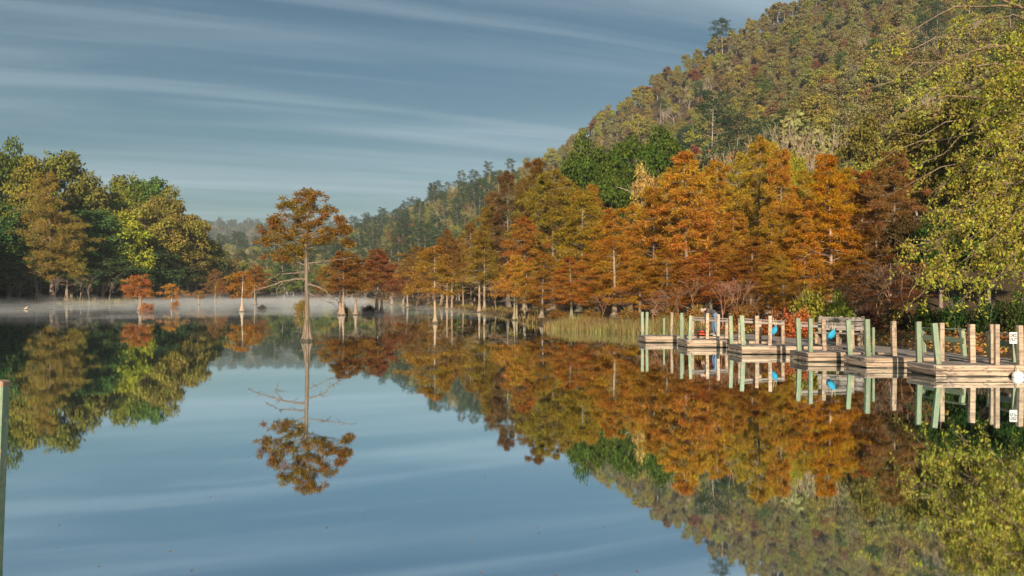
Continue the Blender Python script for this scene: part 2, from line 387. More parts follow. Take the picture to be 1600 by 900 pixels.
# ------------------------------------------------------------------ tree makers
def cypress(seed, H, Rad, tr, hb=0.3, nb=40, flare=2.2, leaf=0.3, lw=0.045, per=90, prof='cone', bare=0.0, droop=0.12, trunks=1, sub=6, buttress=0.16):
    """a bald cypress: flared straight trunk, level limbs, flat feathery sprays; returns trunk and crown meshes"""
    r = np.random.default_rng(seed)
    tm = MB(); cm_ = MB()
    P_, A_, N_, T_ = [], [], [], []
    for k in range(trunks):
        ox, oy = (r.normal(size=2)*tr*3.2 if trunks > 1 else (0, 0))
        Hk = H*(1 if k == 0 else r.uniform(.75, .97)); lean = r.normal(size=2)*0.02*Hk + (np.array([ox, oy])*.5 if trunks > 1 else 0)
        zs = np.array([-0.5, 0.0, 0.04, 0.09, 0.16, 0.3, 0.45, 0.6, 0.75, 0.9, 1.0])
        zz = np.where(zs < 0, -0.35, zs*Hk)
        sw = np.stack([np.sin(zs*5+r.uniform(0, 6)), np.cos(zs*4+r.uniform(0, 6))], 1)*0.008*Hk*np.clip(zs, 0, 1)[:, None]
        P = np.stack([ox+lean[0]*np.clip(zs, 0, 1)+sw[:, 0], oy+lean[1]*np.clip(zs, 0, 1)+sw[:, 1], zz], 1)
        rad = tr*(1.02-np.clip(zs, 0, 1))**0.8*(1+flare*np.exp(-np.clip(zs, 0, 1)/buttress*3.0))
        rad = np.maximum(rad, 0.012)
        tm.tube(P, rad, 9 if k == 0 else 7)
        nbk = nb if k == 0 else nb//2
        for b in range(nbk):
            u = (b+r.random())/nbk
            t = hb+(0.99-hb)*u
            isbare = u < bare or r.random() < 0.06
            az = b*2.39996+r.uniform(-.5, .5)
            pr = {'cone': (1-u)**0.6*0.95+0.12, 'flat': 0.55+0.45*math.sin(min(1, u*1.1)*math.pi) if u < .9 else 0.4,
                  'oval': math.sin((0.18+0.80*u)*math.pi)**0.7}[prof]
            L = Rad*pr*r.uniform(.5, 1.2)*(1+.28*math.sin(2*az+seed+6*u))
            s = np.linspace(0, 1, 6)
            base = np.array([np.interp(t*Hk, zz, P[:, 0]), np.interp(t*Hk, zz, P[:, 1]), t*Hk])
            up = r.uniform(0.02, 0.35)
            wob = r.normal(size=(6, 3))*0.045*L; wob[0] = 0
            dirx, diry = math.cos(az), math.sin(az)
            B = base+np.stack([dirx*s*L, diry*s*L, L*(up*s-(up*.5+droop)*s*s)], 1)+wob
            br = max(tr*0.22*min(1, L/Rad+.2), 0.012)
            tm.tube(B, np.linspace(br, br*.25, 6), 4)
            ns = max(3, int(sub*L/Rad*1.3))
            for q in range(ns):
                sq = r.uniform(.22, 1.0)
                p0 = np.array([np.interp(sq, s, B[:, c]) for c in range(3)])
                a2 = az+r.choice([-1, 1])*r.uniform(.35, 1.15)
                l2 = L*r.uniform(.18, .42)*(1.15-sq*.5)
                p1 = p0+np.array([math.cos(a2)*l2, math.sin(a2)*l2, l2*r.uniform(-.35, .3)])
                if q % 2 == 0 or isbare: tm.tube([p0, (p0+p1)/2+r.normal(size=3)*.05*l2, p1], [br*.35, br*.25, .006], 3)
                if isbare: continue
                m = max(4, int(per/ns*r.uniform(.6, 1.3)))
                f = r.random(m)[:, None]
                P_.append(p0+(p1-p0)*f+r.normal(size=(m, 3))*np.array([.26, .26, .15])*(0.35+l2*.55))
                d = (p1-p0)/(np.linalg.norm(p1-p0)+1e-6)
                A_.append(d[None]+r.normal(size=(m, 3))*0.75+np.array([0, 0, -.15]))
                N_.append(r.normal(size=(m, 3))+np.array([0, 0, .5]))
                T_.append(np.clip(r.normal(.5, .16)+r.normal(size=m)*.14, 0, 1))
    P_, A_, N_, T_ = (np.concatenate(x) for x in (P_, A_, N_, T_))
    cm_.leaves(P_, A_, N_, leaf*r.uniform(.6, 1.3, len(P_)), lw*r.uniform(.7, 1.3, len(P_)), T_)
    return tm.mesh('cypress_trunk', [M_bark]), cm_.mesh('cypress_crown', [M_feather])

def broadleaf(seed, H, Rad, tr, hb=0.25, lobes=26, per=110, leaf=0.45, flat=0.95, lobe_r=0.34, limbs=14, top=0.0, gap=0.0):
    """a round crowned tree of many leaf lumps; returns trunk and crown meshes"""
    r = np.random.default_rng(seed)
    tm = MB(); cm_ = MB()
    zc = H*(hb+1)/2; rz = H*(1-hb)/2
    zs = np.linspace(0, .85, 7)
    P = np.stack([np.sin(zs*4+seed)*.02*H*zs, np.cos(zs*3+seed)*.02*H*zs, zs*H], 1); P[0, 2] = -0.5
    tm.tube(P, np.maximum(tr*(1-zs)**.9*(1+.5*np.exp(-zs*14)), .02), 7)
    d = randdir(lobes*3, r); d = d[d[:, 2] > -0.75][:lobes]
    rad = r.uniform(.45, .86, len(d))**0.8
    prof = 1-0.18*np.clip(d[:, 2], 0, 1)+0.0*top
    C = np.stack([d[:, 0]*Rad*rad*prof, d[:, 1]*Rad*rad*prof, zc+d[:, 2]*rz*rad], 1)
    C += r.normal(size=C.shape)*Rad*.05
    for k in range(min(limbs, len(C))):
        zt = np.clip(r.uniform(.25, .75)*C[k, 2], hb*.6*H, .8*H)
        b = np.array([np.interp(zt/H, zs, P[:, 0]), np.interp(zt/H, zs, P[:, 1]), zt])
        mid = (b+C[k])/2+np.array([0, 0, -.08*Rad])+r.normal(size=3)*Rad*.05
        tm.tube([b, mid, C[k]], [tr*.4, tr*.26, tr*.07], 4)
    for k in range(len(C)):
        lr = Rad*lobe_r*r.uniform(.65, 1.25)
        m = int(per*r.uniform(.7, 1.3)*(1 if r.random() > gap else .3))
        dd = randdir(m, r); dd[:, 2] = np.where(dd[:, 2] < -.3, -dd[:, 2], dd[:, 2])
        rr_ = lr*r.uniform(.45, 1.12, m)
        lump = 1+0.22*np.sin(dd[:, 0]*5+k)*np.cos(dd[:, 1]*6+2*k)
        p = C[k]+dd*(rr_*lump)[:, None]*np.array([1, 1, flat*.85])
        nrm = dd*0.9+r.normal(size=(m, 3))*.55+np.array([0, 0, .15])
        ax = np.cross(nrm, r.normal(size=(m, 3)))
        cm_.leaves(p, ax, nrm, leaf*r.uniform(.6, 1.4, m), leaf*.32*r.uniform(.7, 1.3, m), np.clip(r.normal(.5, .15)+r.normal(size=m)*.13, 0, 1))
    return tm.mesh('broadleaf_trunk', [M_bark]), cm_.mesh('broadleaf_crown', [M_leaf])

def pine(seed, H, Rad, tr, hb=0.45, nb=26, per=60, leaf=0.5):
    r = np.random.default_rng(seed); tm = MB(); cm_ = MB()
    zs = np.linspace(0, 1, 7)
    P = np.stack([np.sin(zs*3+seed)*.02*H, np.cos(zs*2)*.015*H, zs*H], 1); P[0, 2] = -.5
    tm.tube(P, np.maximum(tr*(1-zs)**.8, .03), 6)
    for b in range(nb):
        u = (b+r.random())/nb; t = hb+(1-hb)*u; az = b*2.4+r.uniform(-.6, .6)
        L = Rad*(.35+.75*math.sin((.15+.8*u)*math.pi))*r.uniform(.5, 1.1)
        base = np.array([np.interp(t, zs, P[:, 0]), np.interp(t, zs, P[:, 1]), t*H])
        e = base+np.array([math.cos(az)*L, math.sin(az)*L, L*r.uniform(.05, .4)])
        tm.tube([base, (base+e)/2, e], [tr*.25, tr*.17, tr*.06], 4)
        for c in (e, (base+2*e)/3):
            m = int(per*r.uniform(.5, 1)); dd = randdir(m, r)
            p = c+dd*Rad*.24*np.array([1, 1, .6])*r.uniform(.3, 1, m)[:, None]
            cm_.leaves(p, dd+r.normal(size=(m, 3))*.4+np.array([0, 0, .4]), r.normal(size=(m, 3)), leaf*r.uniform(.6, 1.2, m), leaf*.14, np.clip(r.normal(.5, .12)+r.normal(size=m)*.1, 0, 1))
    return tm.mesh('pine_trunk', [M_bark]), cm_.mesh('pine_crown', [M_leaf])

def bare_tree(seed, H, tr, spread=0.5, lv=4, minr=0.02, leafn=0, leaf=.3):
    r = np.random.default_rng(seed); tm = MB(); tips = []
    def grow(p, d, L, rad, lev):
        pts = [p]; q = p; dd = d
        for _ in range(3):
            dd = dd+r.normal(size=3)*.13; dd[2] += .05; dd /= np.linalg.norm(dd); q = q+dd*L/3; pts.append(q)
        tm.tube(pts, np.maximum(np.linspace(rad, rad*.6, 4), minr), 5 if lev == lv else 3)
        if lev == 0: tips.append(q); return
        for k in range(3 if lev > 1 else 4):
            nd = dd*1.0+r.normal(size=3)*spread; nd[2] = max(nd[2], -.1)+.12; nd /= np.linalg.norm(nd)
            grow(pts[r.integers(2, 4)], nd, L*r.uniform(.6, .85), rad*.55, lev-1)
    grow(np.array([0, 0, -.4]), np.array([0, 0, 1.0]), H*.36, tr, lv)
    cm_ = None
    if leafn:
        cm_ = MB(); tp = np.array(tips)
        p = tp[r.integers(0, len(tp), leafn)]+r.normal(size=(leafn, 3))*.35
        cm_.leaves(p, r.normal(size=(leafn, 3)), r.normal(size=(leafn, 3)), leaf, leaf*.35, r.random(leafn))
        cm_ = cm_.mesh('thin_crown', [M_leaf])
    return tm.mesh('bare_branches', [M_bark]), cm_

def shrub(seed, H, Rad, n=1400, leaf=.12, stems=9, mat=None, low=0.05):
    r = np.random.default_rng(seed); tm = MB(); cm_ = MB()
    for k in range(stems):
        a = r.uniform(0, 6.28); q = r.uniform(.2, .8)
        e = np.array([math.cos(a)*Rad*q, math.sin(a)*Rad*q, H*r.uniform(.6, .95)])
        tm.tube([np.array([math.cos(a)*.1, math.sin(a)*.1, -.15]), e*np.array([.4, .4, .5]), e], [.025, .018, .006], 4)
    K = 16; d = randdir(K, r); d[:, 2] = abs(d[:, 2])
    C = d*np.array([Rad*.7, Rad*.7, H*.72])*r.uniform(.5, 1, K)[:, None]+np.array([0, 0, H*low])
    k = r.integers(0, K, n)
    dd = randdir(n, r)
    p = C[k]+dd*Rad*.36*r.uniform(.3, 1.1, n)[:, None]; p[:, 2] = np.maximum(p[:, 2], .03)
    tk = r.normal(.5, .15, K)
    cm_.leaves(p, r.normal(size=(n, 3)), dd+r.normal(size=(n, 3))*.5, leaf*r.uniform(.6, 1.3, n), leaf*.32, np.clip(tk[k]+r.normal(size=n)*.13, 0, 1))
    return tm.mesh('shrub_stems', [M_bark]), cm_.mesh('shrub_leaves', [mat or M_leaf])

BARK_PALE = (0.31, 0.24, 0.175); BARK_GREY = (0.26, 0.22, 0.18); BARK_DARK = (0.11, 0.09, 0.075); BARK_BARE = (0.44, 0.36, 0.27)
def plant(name, label, cat, meshes, loc, scale, rz, leafcol, barkcol, group=None, parts=('trunk', 'crown')):
    o = thing(name, label, cat, loc, rz, group)
    o.scale = scale if np.ndim(scale) else (scale,)*3
    link(parts[0], meshes[0], o, color=barkcol)
    if meshes[1] is not None: link(parts[1], meshes[1], o, color=leafcol)
    return o
def jit(c, s=0.12):
    k = 1+rng.uniform(-s, s); return tuple(float(max(0.004, x*k*(1+rng.uniform(-s, s)*.5))) for x in c)

ORANGE = (0.52, 0.21, 0.032); GOLD = (0.46, 0.275, 0.032); RUST = (0.34, 0.125, 0.028); OLIVE = (0.25, 0.20, 0.03)
BROWN = (0.21, 0.105, 0.04); GREEN = (0.055, 0.115, 0.02); YELGREEN = (0.27, 0.27, 0.035); DKGREEN = (0.03, 0.065, 0.02); YELLOW = (0.48, 0.33, 0.04)
# ------------------------------------------------------------------ the boat dock
DECK = 0.30
_unit = {}
def beam(name, p0, p1, w, h, mat, parent, off=(0, 0, 0), roll=0.0, bevel=0.008):
    """a sawn timber from p0 to p1 (world), w wide and h thick"""
    p0 = Vector(p0); p1 = Vector(p1); L = (p1-p0).length
    key = (round(L, 2), w, h, mat.name)
    if key not in _unit: _unit[key] = chamfer_box(name, L, w, h, mat, bevel)
    o = link(name, _unit[key], parent)
    q = (p1-p0).to_track_quat('X', 'Z')
    M = Matrix.Translation((p0+p1)/2) @ q.to_matrix().to_4x4() @ Matrix.Rotation(roll, 4, 'X')
    o.matrix_local = (Matrix.LocRotScale(parent.location, parent.rotation_euler, None).inverted() @ M) if parent else M
    return o
def post(parent, xt, yt, xb, yb, kind, w=0.135, name='post', zb=DECK, z_low=-0.16, Y=None, area=None):
    Y = Y or depth_of(yb, zb)
    if area: Y = min(max(Y, area[1]+.09), area[1]+area[3]-.09)
    b = Vector(at(xb, yb, Y)); t = Vector(at(xt, yt, Y))
    if area:
        dx_ = max(0, area[0]-.14*(Y-area[1])/area[3]+.085-b.x); b.x += dx_; t.x += dx_
    d = (t-b).normalized(); b = b-d*((b.z-z_low)/d.z)
    mat = M_green if kind == 'g' else M_post
    return beam(name, b, t, w, w*0.86, mat, parent, roll=R(90)+rng.uniform(-.2, .2), bevel=0.009)
# front left corner, length, and posts (top x, top y, base x, base y, painted g / bare w, width)
FINGERS = [
 ('smallest far-end boat slip platform, last of the dock, beside the reeds', 5.95, 39.3, 3.65, 1.3,
  [(998.2, 487.3, 998.4, 523.3, 'g', .125), (1011, 487.3, 1010.7, 523.3, 'g', .125), (1037.5, 496.7, 1037.3, 522, 'g', .08), (1050, 487.8, 1049.6, 525.5, 'w', .115)], []),
 ('boat slip platform in front of the bending person', 7.12, 35.9, 3.2, 1.35,
  [(1062.2, 488.9, 1061.8, 529, 'g', .13), (1067.8, 496, 1067.3, 526.3, 'g', .07), (1079.3, 492.9, 1077.8, 531, 'g', .135), (1105.3, 489.3, 1104.9, 529.3, 'w', .13), (1122.2, 491, 1121.8, 531.6, 'w', .12)],
  [(1082.2, 495.4, 1081.8, 528.6), (1135.6, 498.2, 1134.9, 528.6)]),
 ('boat slip platform with one blue bag hanging by its rail, nearer than the person', 8.29, 31.9, 2.9, 1.5,
  [(1140.9, 493.3, 1142.2, 536, 'g', .135), (1158.9, 492.9, 1161.3, 538.9, 'g', .15), (1182.2, 493.3, 1182.7, 536.7, 'w', .13), (1203.3, 493.3, 1202.7, 539.5, 'w', .13)],
  [(1155.5, 498, 1155.5, 536), (1187, 500, 1187.5, 536), (1222.9, 502, 1222.9, 536)]),
 ('boat slip platform in front of the bench, blue bag hanging at its bare post', 9.5, 28.4, 2.6, 1.4,
  [(1241, 497, 1243, 547.8, 'g', .135), (1266.2, 497.3, 1266.2, 550, 'g', .13), (1286.7, 498.2, 1288, 547.8, 'w', .13)],
  [(1249.5, 504, 1250, 546.3), (1331, 507, 1332, 546.3)]),
 ('boat slip platform with two green posts and one bare post, second from the sign end', 10.45, 26.1, 2.3, 1.4,
  [(1322.7, 500, 1326, 554.4, 'g', .135), (1354.4, 498.7, 1355.8, 556.7, 'g', .145), (1364.4, 511.5, 1364.4, 553, 'g', .08), (1395.6, 501.5, 1396.9, 556, 'w', .14)], []),
 ('nearest boat slip platform, widest, with the white float at its edge', 11.2, 23.4, 3.9, 1.4,
  [(1429, 502.9, 1430.4, 566, 'g', .13), (1435.8, 502.2, 1436.4, 564.2, 'w', .115), (1459.6, 504.9, 1465.8, 568.9, 'g', .14), (1471.2, 504.4, 1471, 564.4, 'w', .125),
   (1517.8, 506.7, 1519, 566.7, 'w', .15), (1549.6, 506.7, 1549.8, 567.8, 'w', .12), (1557.2, 506.7, 1557.4, 571.5, 'w', .12), (1593, 508.4, 1594.7, 571.5, 'w', .14)], []),
]
M_tarred = noisy_mat('dark_wet_float', (0.02, 0.02, 0.018), (0.05, 0.045, 0.04), (5, 5, 5), rand=0, bump=0)
def M_core_mesh(L, W):
    mb = MB(); mb.box(.05, L-.03, .06, W-.06, -.2, .22); return mb.mesh('float_core', [M_tarred])
for lab, fx, fy, L, W, posts, rails in FINGERS:
    t = thing('dock_platform', lab, 'dock', (fx, fy, 0), 0, 'boat slip platforms along the dock walkway')
    nb = int(L/0.145); step = L/nb
    bme = chamfer_box('deck_board', step-0.008, W-0.02, 0.034, M_deck, 0.005)
    for k in range(nb):
        o = link('deck_board', bme, t, (step*(k+.5), W/2, DECK-0.017+rng.uniform(-.003, .003)))
        o.rotation_euler = (0, 0, rng.uniform(-.004, .004))
    o = link('deck_board', bme, t, (-.055, W/2, DECK-.02)); o.rotation_euler = (0, 0, R(4.5))
    h = 0.132
    for zz in (DECK-0.012-h/2, DECK-0.012-h*1.5-0.012):
        dz = rng.uniform(-.006, .006)
        for yy, sgn in ((-0.012, 1), (W+0.012, -1)):
            beam('fascia_board', (fx-0.03, fy+yy, zz+dz+rng.uniform(-.006, .006)), (fx+L, fy+yy, zz+dz+rng.uniform(-.006, .006)), 0.042, h, M_wood, t)
        beam('fascia_board', (fx-0.012, fy+0.012, zz+rng.uniform(-.012, .012)), (fx-0.152, fy+W-.012, zz+rng.uniform(-.012, .012)), 0.042, h, M_wood, t)
    link('float_core', M_core_mesh(L, W), t, (0, 0, 0))
    for (xt, yt, xb, yb, kd, w) in posts: post(t, xt, yt, xb, yb, kd, w, area=(fx, fy, L, W))
    if rails:
        Yr = depth_of(rails[0][3], DECK)
        tops = []
        for (xt, yt, xb, yb) in rails:
            post(t, xt, yt+1.0, xb, yb, 'w', .12, name='rail_post', Y=Yr)
            tops.append(Vector(at(xt, yt, Yr)))
        a, b = tops[0]+Vector((-.06, 0, 0)), tops[-1]+Vector((.06, 0, 0))
        beam('handrail', a+Vector((0, 0, .005)), b+Vector((0, 0, .005)), 0.15, 0.042, M_deck, t)
        beam('handrail', a+Vector((.03, -.085, -.10)), b+Vector((-.03, -.085, -.10)), 0.036, 0.09, M_deck, t)

WA, WB = Vector((14.56, 24.84, 0)), Vector((11.1, 40.7, 0))         # landward edge of the walkway
wdir = (WB-WA).normalized(); wl = (WB-WA).length; wn_ = Vector((-wdir.y, wdir.x, 0)); wr = math.atan2(-wdir.x, wdir.y)
walk = thing('dock_walkway', 'long grey plank walkway joining the boat slip platforms along the bank', 'walkway', WA, wr)
WW = 1.85
nb = int(wl/0.145); bme = chamfer_box('deck_board', WW, wl/nb-0.008, 0.036, M_deck, 0.005)
for k in range(nb):
    o = link('deck_board', bme, walk, (-WW/2+rng.uniform(-.01, .01), wl/nb*(k+.5), DECK-.004+rng.uniform(-.002, .002)))
for xx in (-WW+.02, -.02):
    o = link('fascia_board', chamfer_box('fascia_board', 0.045, wl, 0.19, M_wood, .008), walk, (xx, wl/2, DECK-.125))
# green railings on the landward side
def railing(label, pts, mid_y, toprail='g'):
    Y0 = depth_of(pts[0][3], DECK)
    o = thing('dock_railing', label, 'railing', Vector(at(pts[0][2], pts[0][3], Y0)), 0, 'green railings on the landward edge of the dock')
    tp = []; md = []
    for (xt, yt, xb, yb) in pts:
        Y = depth_of(yb, DECK)
        post(o, xt, yt, xb, yb, 'g', .13, z_low=0.1)
        tp.append(Vector(at(xt, yt, Y)))
    e = (tp[-1]-tp[0]).normalized()*.1
    mt = M_green if toprail == 'g' else M_deck
    beam('top_rail', tp[0]-e+Vector((0, 0, .015)), tp[-1]+e+Vector((0, 0, .015)), 0.14, 0.04, mt, o)
    a = tp[0]-Vector((0, .09, tp[0].z-1.02+.24)); b = tp[-1]-Vector((0, .09, tp[-1].z-1.02+.24))
    beam('mid_board', a-e*.3, b+e*.3, 0.04, 0.17, M_green, o)
railing('green railing left of the white signs with a wide middle board', [(1442, 513, 1443.3, 551), (1503, 515.5, 1506.5, 557)], 0)
railing('green railing behind the white lettered sign at the near end', [(1546.5, 520, 1547, 560.5), (1584, 522, 1586, 565.5), (1640, 526, 1642, 573)], 0, 'w')

# signs
M_sign = noisy_mat('white_sign_board', (0.56, 0.55, 0.53), (0.64, 0.63, 0.62), (3, 3, 3), rand=0, bump=0, rough=.5)
M_ink = noisy_mat('dark_lettering', (0.015, 0.015, 0.02), (0.03, 0.03, 0.03), (5, 5, 5), rand=0, bump=0)
def sign(label, x, y, Y, w, h, lines, rz):
    c = at(x, y, Y)
    o = link('sign', chamfer_box('sign', w, 0.014, h, M_sign, .004), None, c); o.rotation_euler = (0, 0, rz); tag(o, label, 'sign')
    for k, s in enumerate(lines):
        cu = bpy.data.curves.new('lettering', 'FONT'); cu.body = s; cu.align_x = 'CENTER'; cu.align_y = 'CENTER'; cu.size = h*.40; cu.extrude = .002; cu.offset = .004
        tmp = bpy.data.objects.new('lettering', cu); COL.objects.link(tmp)
        bpy.context.view_layer.update()
        me = bpy.data.meshes.new_from_object(tmp.evaluated_get(bpy.context.evaluated_depsgraph_get())); me.materials.clear(); me.materials.append(M_ink)
        bpy.data.objects.remove(tmp)
        wd = max(v.co.x for v in me.vertices)-min(v.co.x for v in me.vertices)
        lt = link('lettering', me, o, (0, -.0085, h*(.19-.36*k))); lt.rotation_euler = (R(90), 0, 0); s_ = min(1, w*.9/wd); lt.scale = (s_, 1, 1)
sign('white sign lettered CHECK OUT on a post of the near platform', 1583.3, 528, 23.3, .195, .30, ['CHECK', 'OUT'], R(-4))
sign('plain white sign half hidden behind a leaning green post', 1465.5, 521, 24.9, .16, .27, [], R(6))

# bench
by_ = 32.2; bc = at(1312, 540, by_); bench = thing('bench', 'grey plank bench with a high leaning back and thick legs on the dock walkway', 'bench', (bc[0], by_, DECK+.014), R(-33))
def bpart(name, sx, sy, sz, loc, mat, rx=0):
    o = link(name, chamfer_box(name, sx, sy, sz, mat, .008), bench, loc); o.rotation_euler = (rx, 0, 0); return o
for k in range(3): bpart('seat_board', 1.62, .15, .045, (0, -.36+.165*k, .44), M_deck)
for k, z in enumerate((.60, .77, .94)): bpart('back_board', 1.62, .04, .15, (0, .12+.30*(z-.42)-.03, z), M_deck, R(-16))
for x in (-.74, 0.0, .74):
    bpart('leg', .09, .34, .41, (x, -.2, .206), M_post)
    bpart('back_support', .09, .10, 1.08, (x, .15+.03, .52), M_post, R(-16))

# blue bags on cords
M_blue = noisy_mat('bright_blue_cloth', (0.02, 0.22, 0.40), (0.04, 0.33, 0.50), (6, 6, 6), rand=0.05, bump=.4, rough=.7)
M_cord = noisy_mat('pale_cord', (0.5, 0.42, 0.3), (0.6, 0.52, 0.4), (8, 8, 8), rand=0, bump=0)
def bag(label, x, y, Y, h, rz, rail_dz):
    c = Vector(at(x, y, Y)); r = np.random.default_rng(int(x))
    bm = bmesh.new(); bmesh.ops.create_icosphere(bm, subdivisions=3, radius=1)
    for v in bm.verts:
        p = v.co; z = p.z
        wdt = (0.42+0.30*math.cos((z+.25)*1.5))*(1+.16*math.sin(5*math.atan2(p.y, p.x)+z*2))
        v.co = Vector((p.x*wdt*h*.46+.12*h*z, p.y*wdt*h*.36, z*h*.56+.04*h*math.sin(7*p.x+3)))
    me = bpy.data.meshes.new('hanging_bag'); bm.to_mesh(me); bm.free(); me.materials.append(M_blue)
    me.polygons.foreach_set('use_smooth', np.ones(len(me.polygons), bool))
    o = link('hanging_bag', me, None, c); o.rotation_euler = (0, R(14), rz); tag(o, label, 'bag', 'blue bags hanging on the dock')
    mb = MB()
    mb.tube([(0.03, 0, h*.42), (-.03, .05, h*.7), (-.09, .12, h*.5+rail_dz)], .011, 4); mb.tube([(.06, 0, h*.40), (.05, .05, h*.8), (0.02, .12, h*.5+rail_dz)], .009, 4)
    link('cord', mb.mesh('cord', [M_cord]), o)
bag('bright blue bag on a cord at the rail, farther one, left of the bench', 1210, 516, 32.6, .34, 0.3, .27)
bag('bright blue bag on a cord, nearer one, in front of the bench', 1298.5, 523, 29.3, .36, -.5, .22)

# white float at the near platform
bm = bmesh.new(); bmesh.ops.create_uvsphere(bm, u_segments=20, v_segments=12, radius=.135)
for v in bm.verts: v.co.x *= 1.08; v.co.z *= .92
me = bpy.data.meshes.new('mooring_float'); bm.to_mesh(me); bm.free(); me.materials.append(M_sign); me.polygons.foreach_set('use_smooth', np.ones(len(me.polygons), bool))
fl = link('mooring_float', me, None, (13.22, 23.19, 0.05)); tag(fl, 'white rounded float at the waterline of the nearest platform', 'float')
bm = bmesh.new(); bmesh.ops.create_cone(bm, segments=12, radius1=.03, radius2=.025, depth=.05, cap_ends=True); me = bpy.data.meshes.new('eye'); bm.to_mesh(me); bm.free(); me.materials.append(M_cord)
link('rope_eye', me, fl, (0, 0, .135))
mb = MB(); mb.tube([(0, 0, .14), (.02, .09, .2), (.03, .2, .24)], .012, 5); link('rope', mb.mesh('rope', [M_cord]), fl)

# dark hose and post in the water at the left edge of the frame
lp = thing('mooring_post', 'green painted leaning post standing alone in the near water', 'post', (-4.105, 7.0, 0))
o = link('shaft', chamfer_box('shaft', .115, .12, 2.6, M_green, .012), lp, (.0076, 0, .19)); o.rotation_euler = (0, R(2.3), 0)
o = link('cap', chamfer_box('cap', .118, .124, .05, noisy_mat('rusty_cap', (0.30, .16, .10), (.42, .30, .22), (20, 20, 20), rand=0), .01), lp, (.06, 0, 1.487)); o.rotation_euler = (0, R(2.3), 0)

# ------------------------------------------------------------------ the person
def skin_body(name, joints, edges, mat, parent, sub=2, root=0):
    me = bpy.data.meshes.new(name); me.from_pydata([j[0] for j in joints], edges, [])
    o = link(name, me, parent)
    sk = o.modifiers.new('skin', 'SKIN'); sk.use_smooth_shade = True
    for i, j in enumerate(joints):
        rd = j[1] if np.ndim(j[1]) else (j[1], j[1])
        me.skin_vertices[0].data[i].radius = rd
        me.skin_vertices[0].data[i].use_root = (i == root)
    ss = o.modifiers.new('sub', 'SUBSURF'); ss.levels = sub; ss.render_levels = sub
    me.materials.append(mat); return o
M_skin = noisy_mat('skin', (0.48, 0.26, 0.19), (0.55, 0.31, 0.23), (5, 5, 5), rand=0, bump=0, rough=.6)
M_jeans = noisy_mat('blue_denim', (0.10, 0.19, 0.33), (0.17, 0.28, 0.44), (14, 14, 14), rand=0, bump=.2)
M_shirt = noisy_mat('dark_grey_jersey', (0.055, 0.05, 0.05), (0.10, 0.09, 0.085), (12, 12, 12), rand=0, bump=.2)
M_hair = noisy_mat('grey_hair', (0.22, 0.20, 0.19), (0.40, 0.38, 0.36), (40, 40, 40), rand=0, bump=.5)
M_shoe = noisy_mat('white_shoe', (0.62, 0.58, 0.54), (0.74, 0.71, 0.68), (20, 20, 20), rand=0, bump=0)
pc = at(1117, 525, 39.35)
per = thing('person', 'person in dark top and blue jeans bending over a red bag on the dock', 'person', (pc[0], 39.6, DECK))
# the body, one surface (local metres, facing -X): pelvis, spine, neck, head, arms with hands, legs with feet
J = [((0.12, 0, .91), (.085, .11)), ((-.06, 0, 1.06), (.10, .12)), ((-.24, 0, 1.17), (.105, .145)), ((-.36, 0, 1.19), (.06, .07)), ((-.43, 0, 1.165), .05),
     ((-.50, 0, 1.13), (.085, .075)), ((-.565, 0, 1.07), (.07, .062)),
     ((-.27, -.19, 1.14), .06), ((-.33, -.22, .87), .043), ((-.45, -.16, .66), .03), ((-.48, -.14, .60), (.022, .036)),
     ((-.27, .19, 1.14), .06), ((-.36, .22, .88), .043), ((-.47, .15, .68), .03), ((-.50, .13, .62), (.022, .036)),
     ((.13, -.09, .84), .095), ((.06, -.10, .48), .062), ((.13, -.10, .09), .04), ((.0, -.11, .04), (.03, .045)),
     ((.13, .09, .84), .095), ((.02, .10, .48), .062), ((.07, .10, .09), .04), ((-.07, .11, .04), (.03, .045))]
E = [(0, 1), (1, 2), (2, 3), (3, 4), (4, 5), (5, 6), (2, 7), (7, 8), (8, 9), (9, 10), (2, 11), (11, 12), (12, 13), (13, 14), (0, 15), (15, 16), (16, 17), (17, 18), (0, 19), (19, 20), (20, 21), (21, 22)]
for h in (10, 14):                                   # five fingers on each hand
    p = np.array(J[h][0])
    for f, (dxf, dyf, ln) in enumerate([(.035, .0, .05), (-.01, -.028, .07), (-.015, -.009, .08), (-.012, .011, .075), (-.006, .03, .06)]):
        q = p+np.array([dxf, dyf, -.03]); e_ = q+np.array([.02 if f else -.005, 0, -ln])
        n0_ = len(J); J += [(tuple(q), .009), (tuple(e_), .007)]; E += [(h, n0_), (n0_, n0_+1)]
skin_body('body', J, E, M_skin, per)
def grow_(idx, edges_, extra, name, mat, override={}):
    jj = []
    for i in idx:
        p, r_ = J[i]; r_ = r_ if np.ndim(r_) else (r_, r_)
        jj.append((override.get(i, p), (r_[0]+extra, r_[1]+extra)))
    mp_i = {i: k for k, i in enumerate(idx)}
    return skin_body(name, jj, [(mp_i[a], mp_i[b]) for a, b in edges_], mat, per)
grow_([0, 1, 2, 3, 7, 8, 9, 11, 12, 13], [(0, 1), (1, 2), (2, 3), (2, 7), (7, 8), (8, 9), (2, 11), (11, 12), (12, 13)], .022, 'shirt', M_shirt, {0: (.115, 0, .985)})
grow_([0, 1, 15, 16, 17, 19, 20, 21], [(0, 1), (0, 15), (15, 16), (16, 17), (0, 19), (19, 20), (20, 21)], .026, 'jeans', M_jeans, {1: (.0, 0, 1.02)})
for sy, x0 in ((-.105, .03), (.105, -.04)):
    o = skin_body('shoe', [((x0+.12, sy, .05), (.045, .05)), ((x0+.03, sy, .045), (.042, .055)), ((x0-.10, sy, .035), (.03, .045))], [(0, 1), (1, 2)], M_shoe, per)
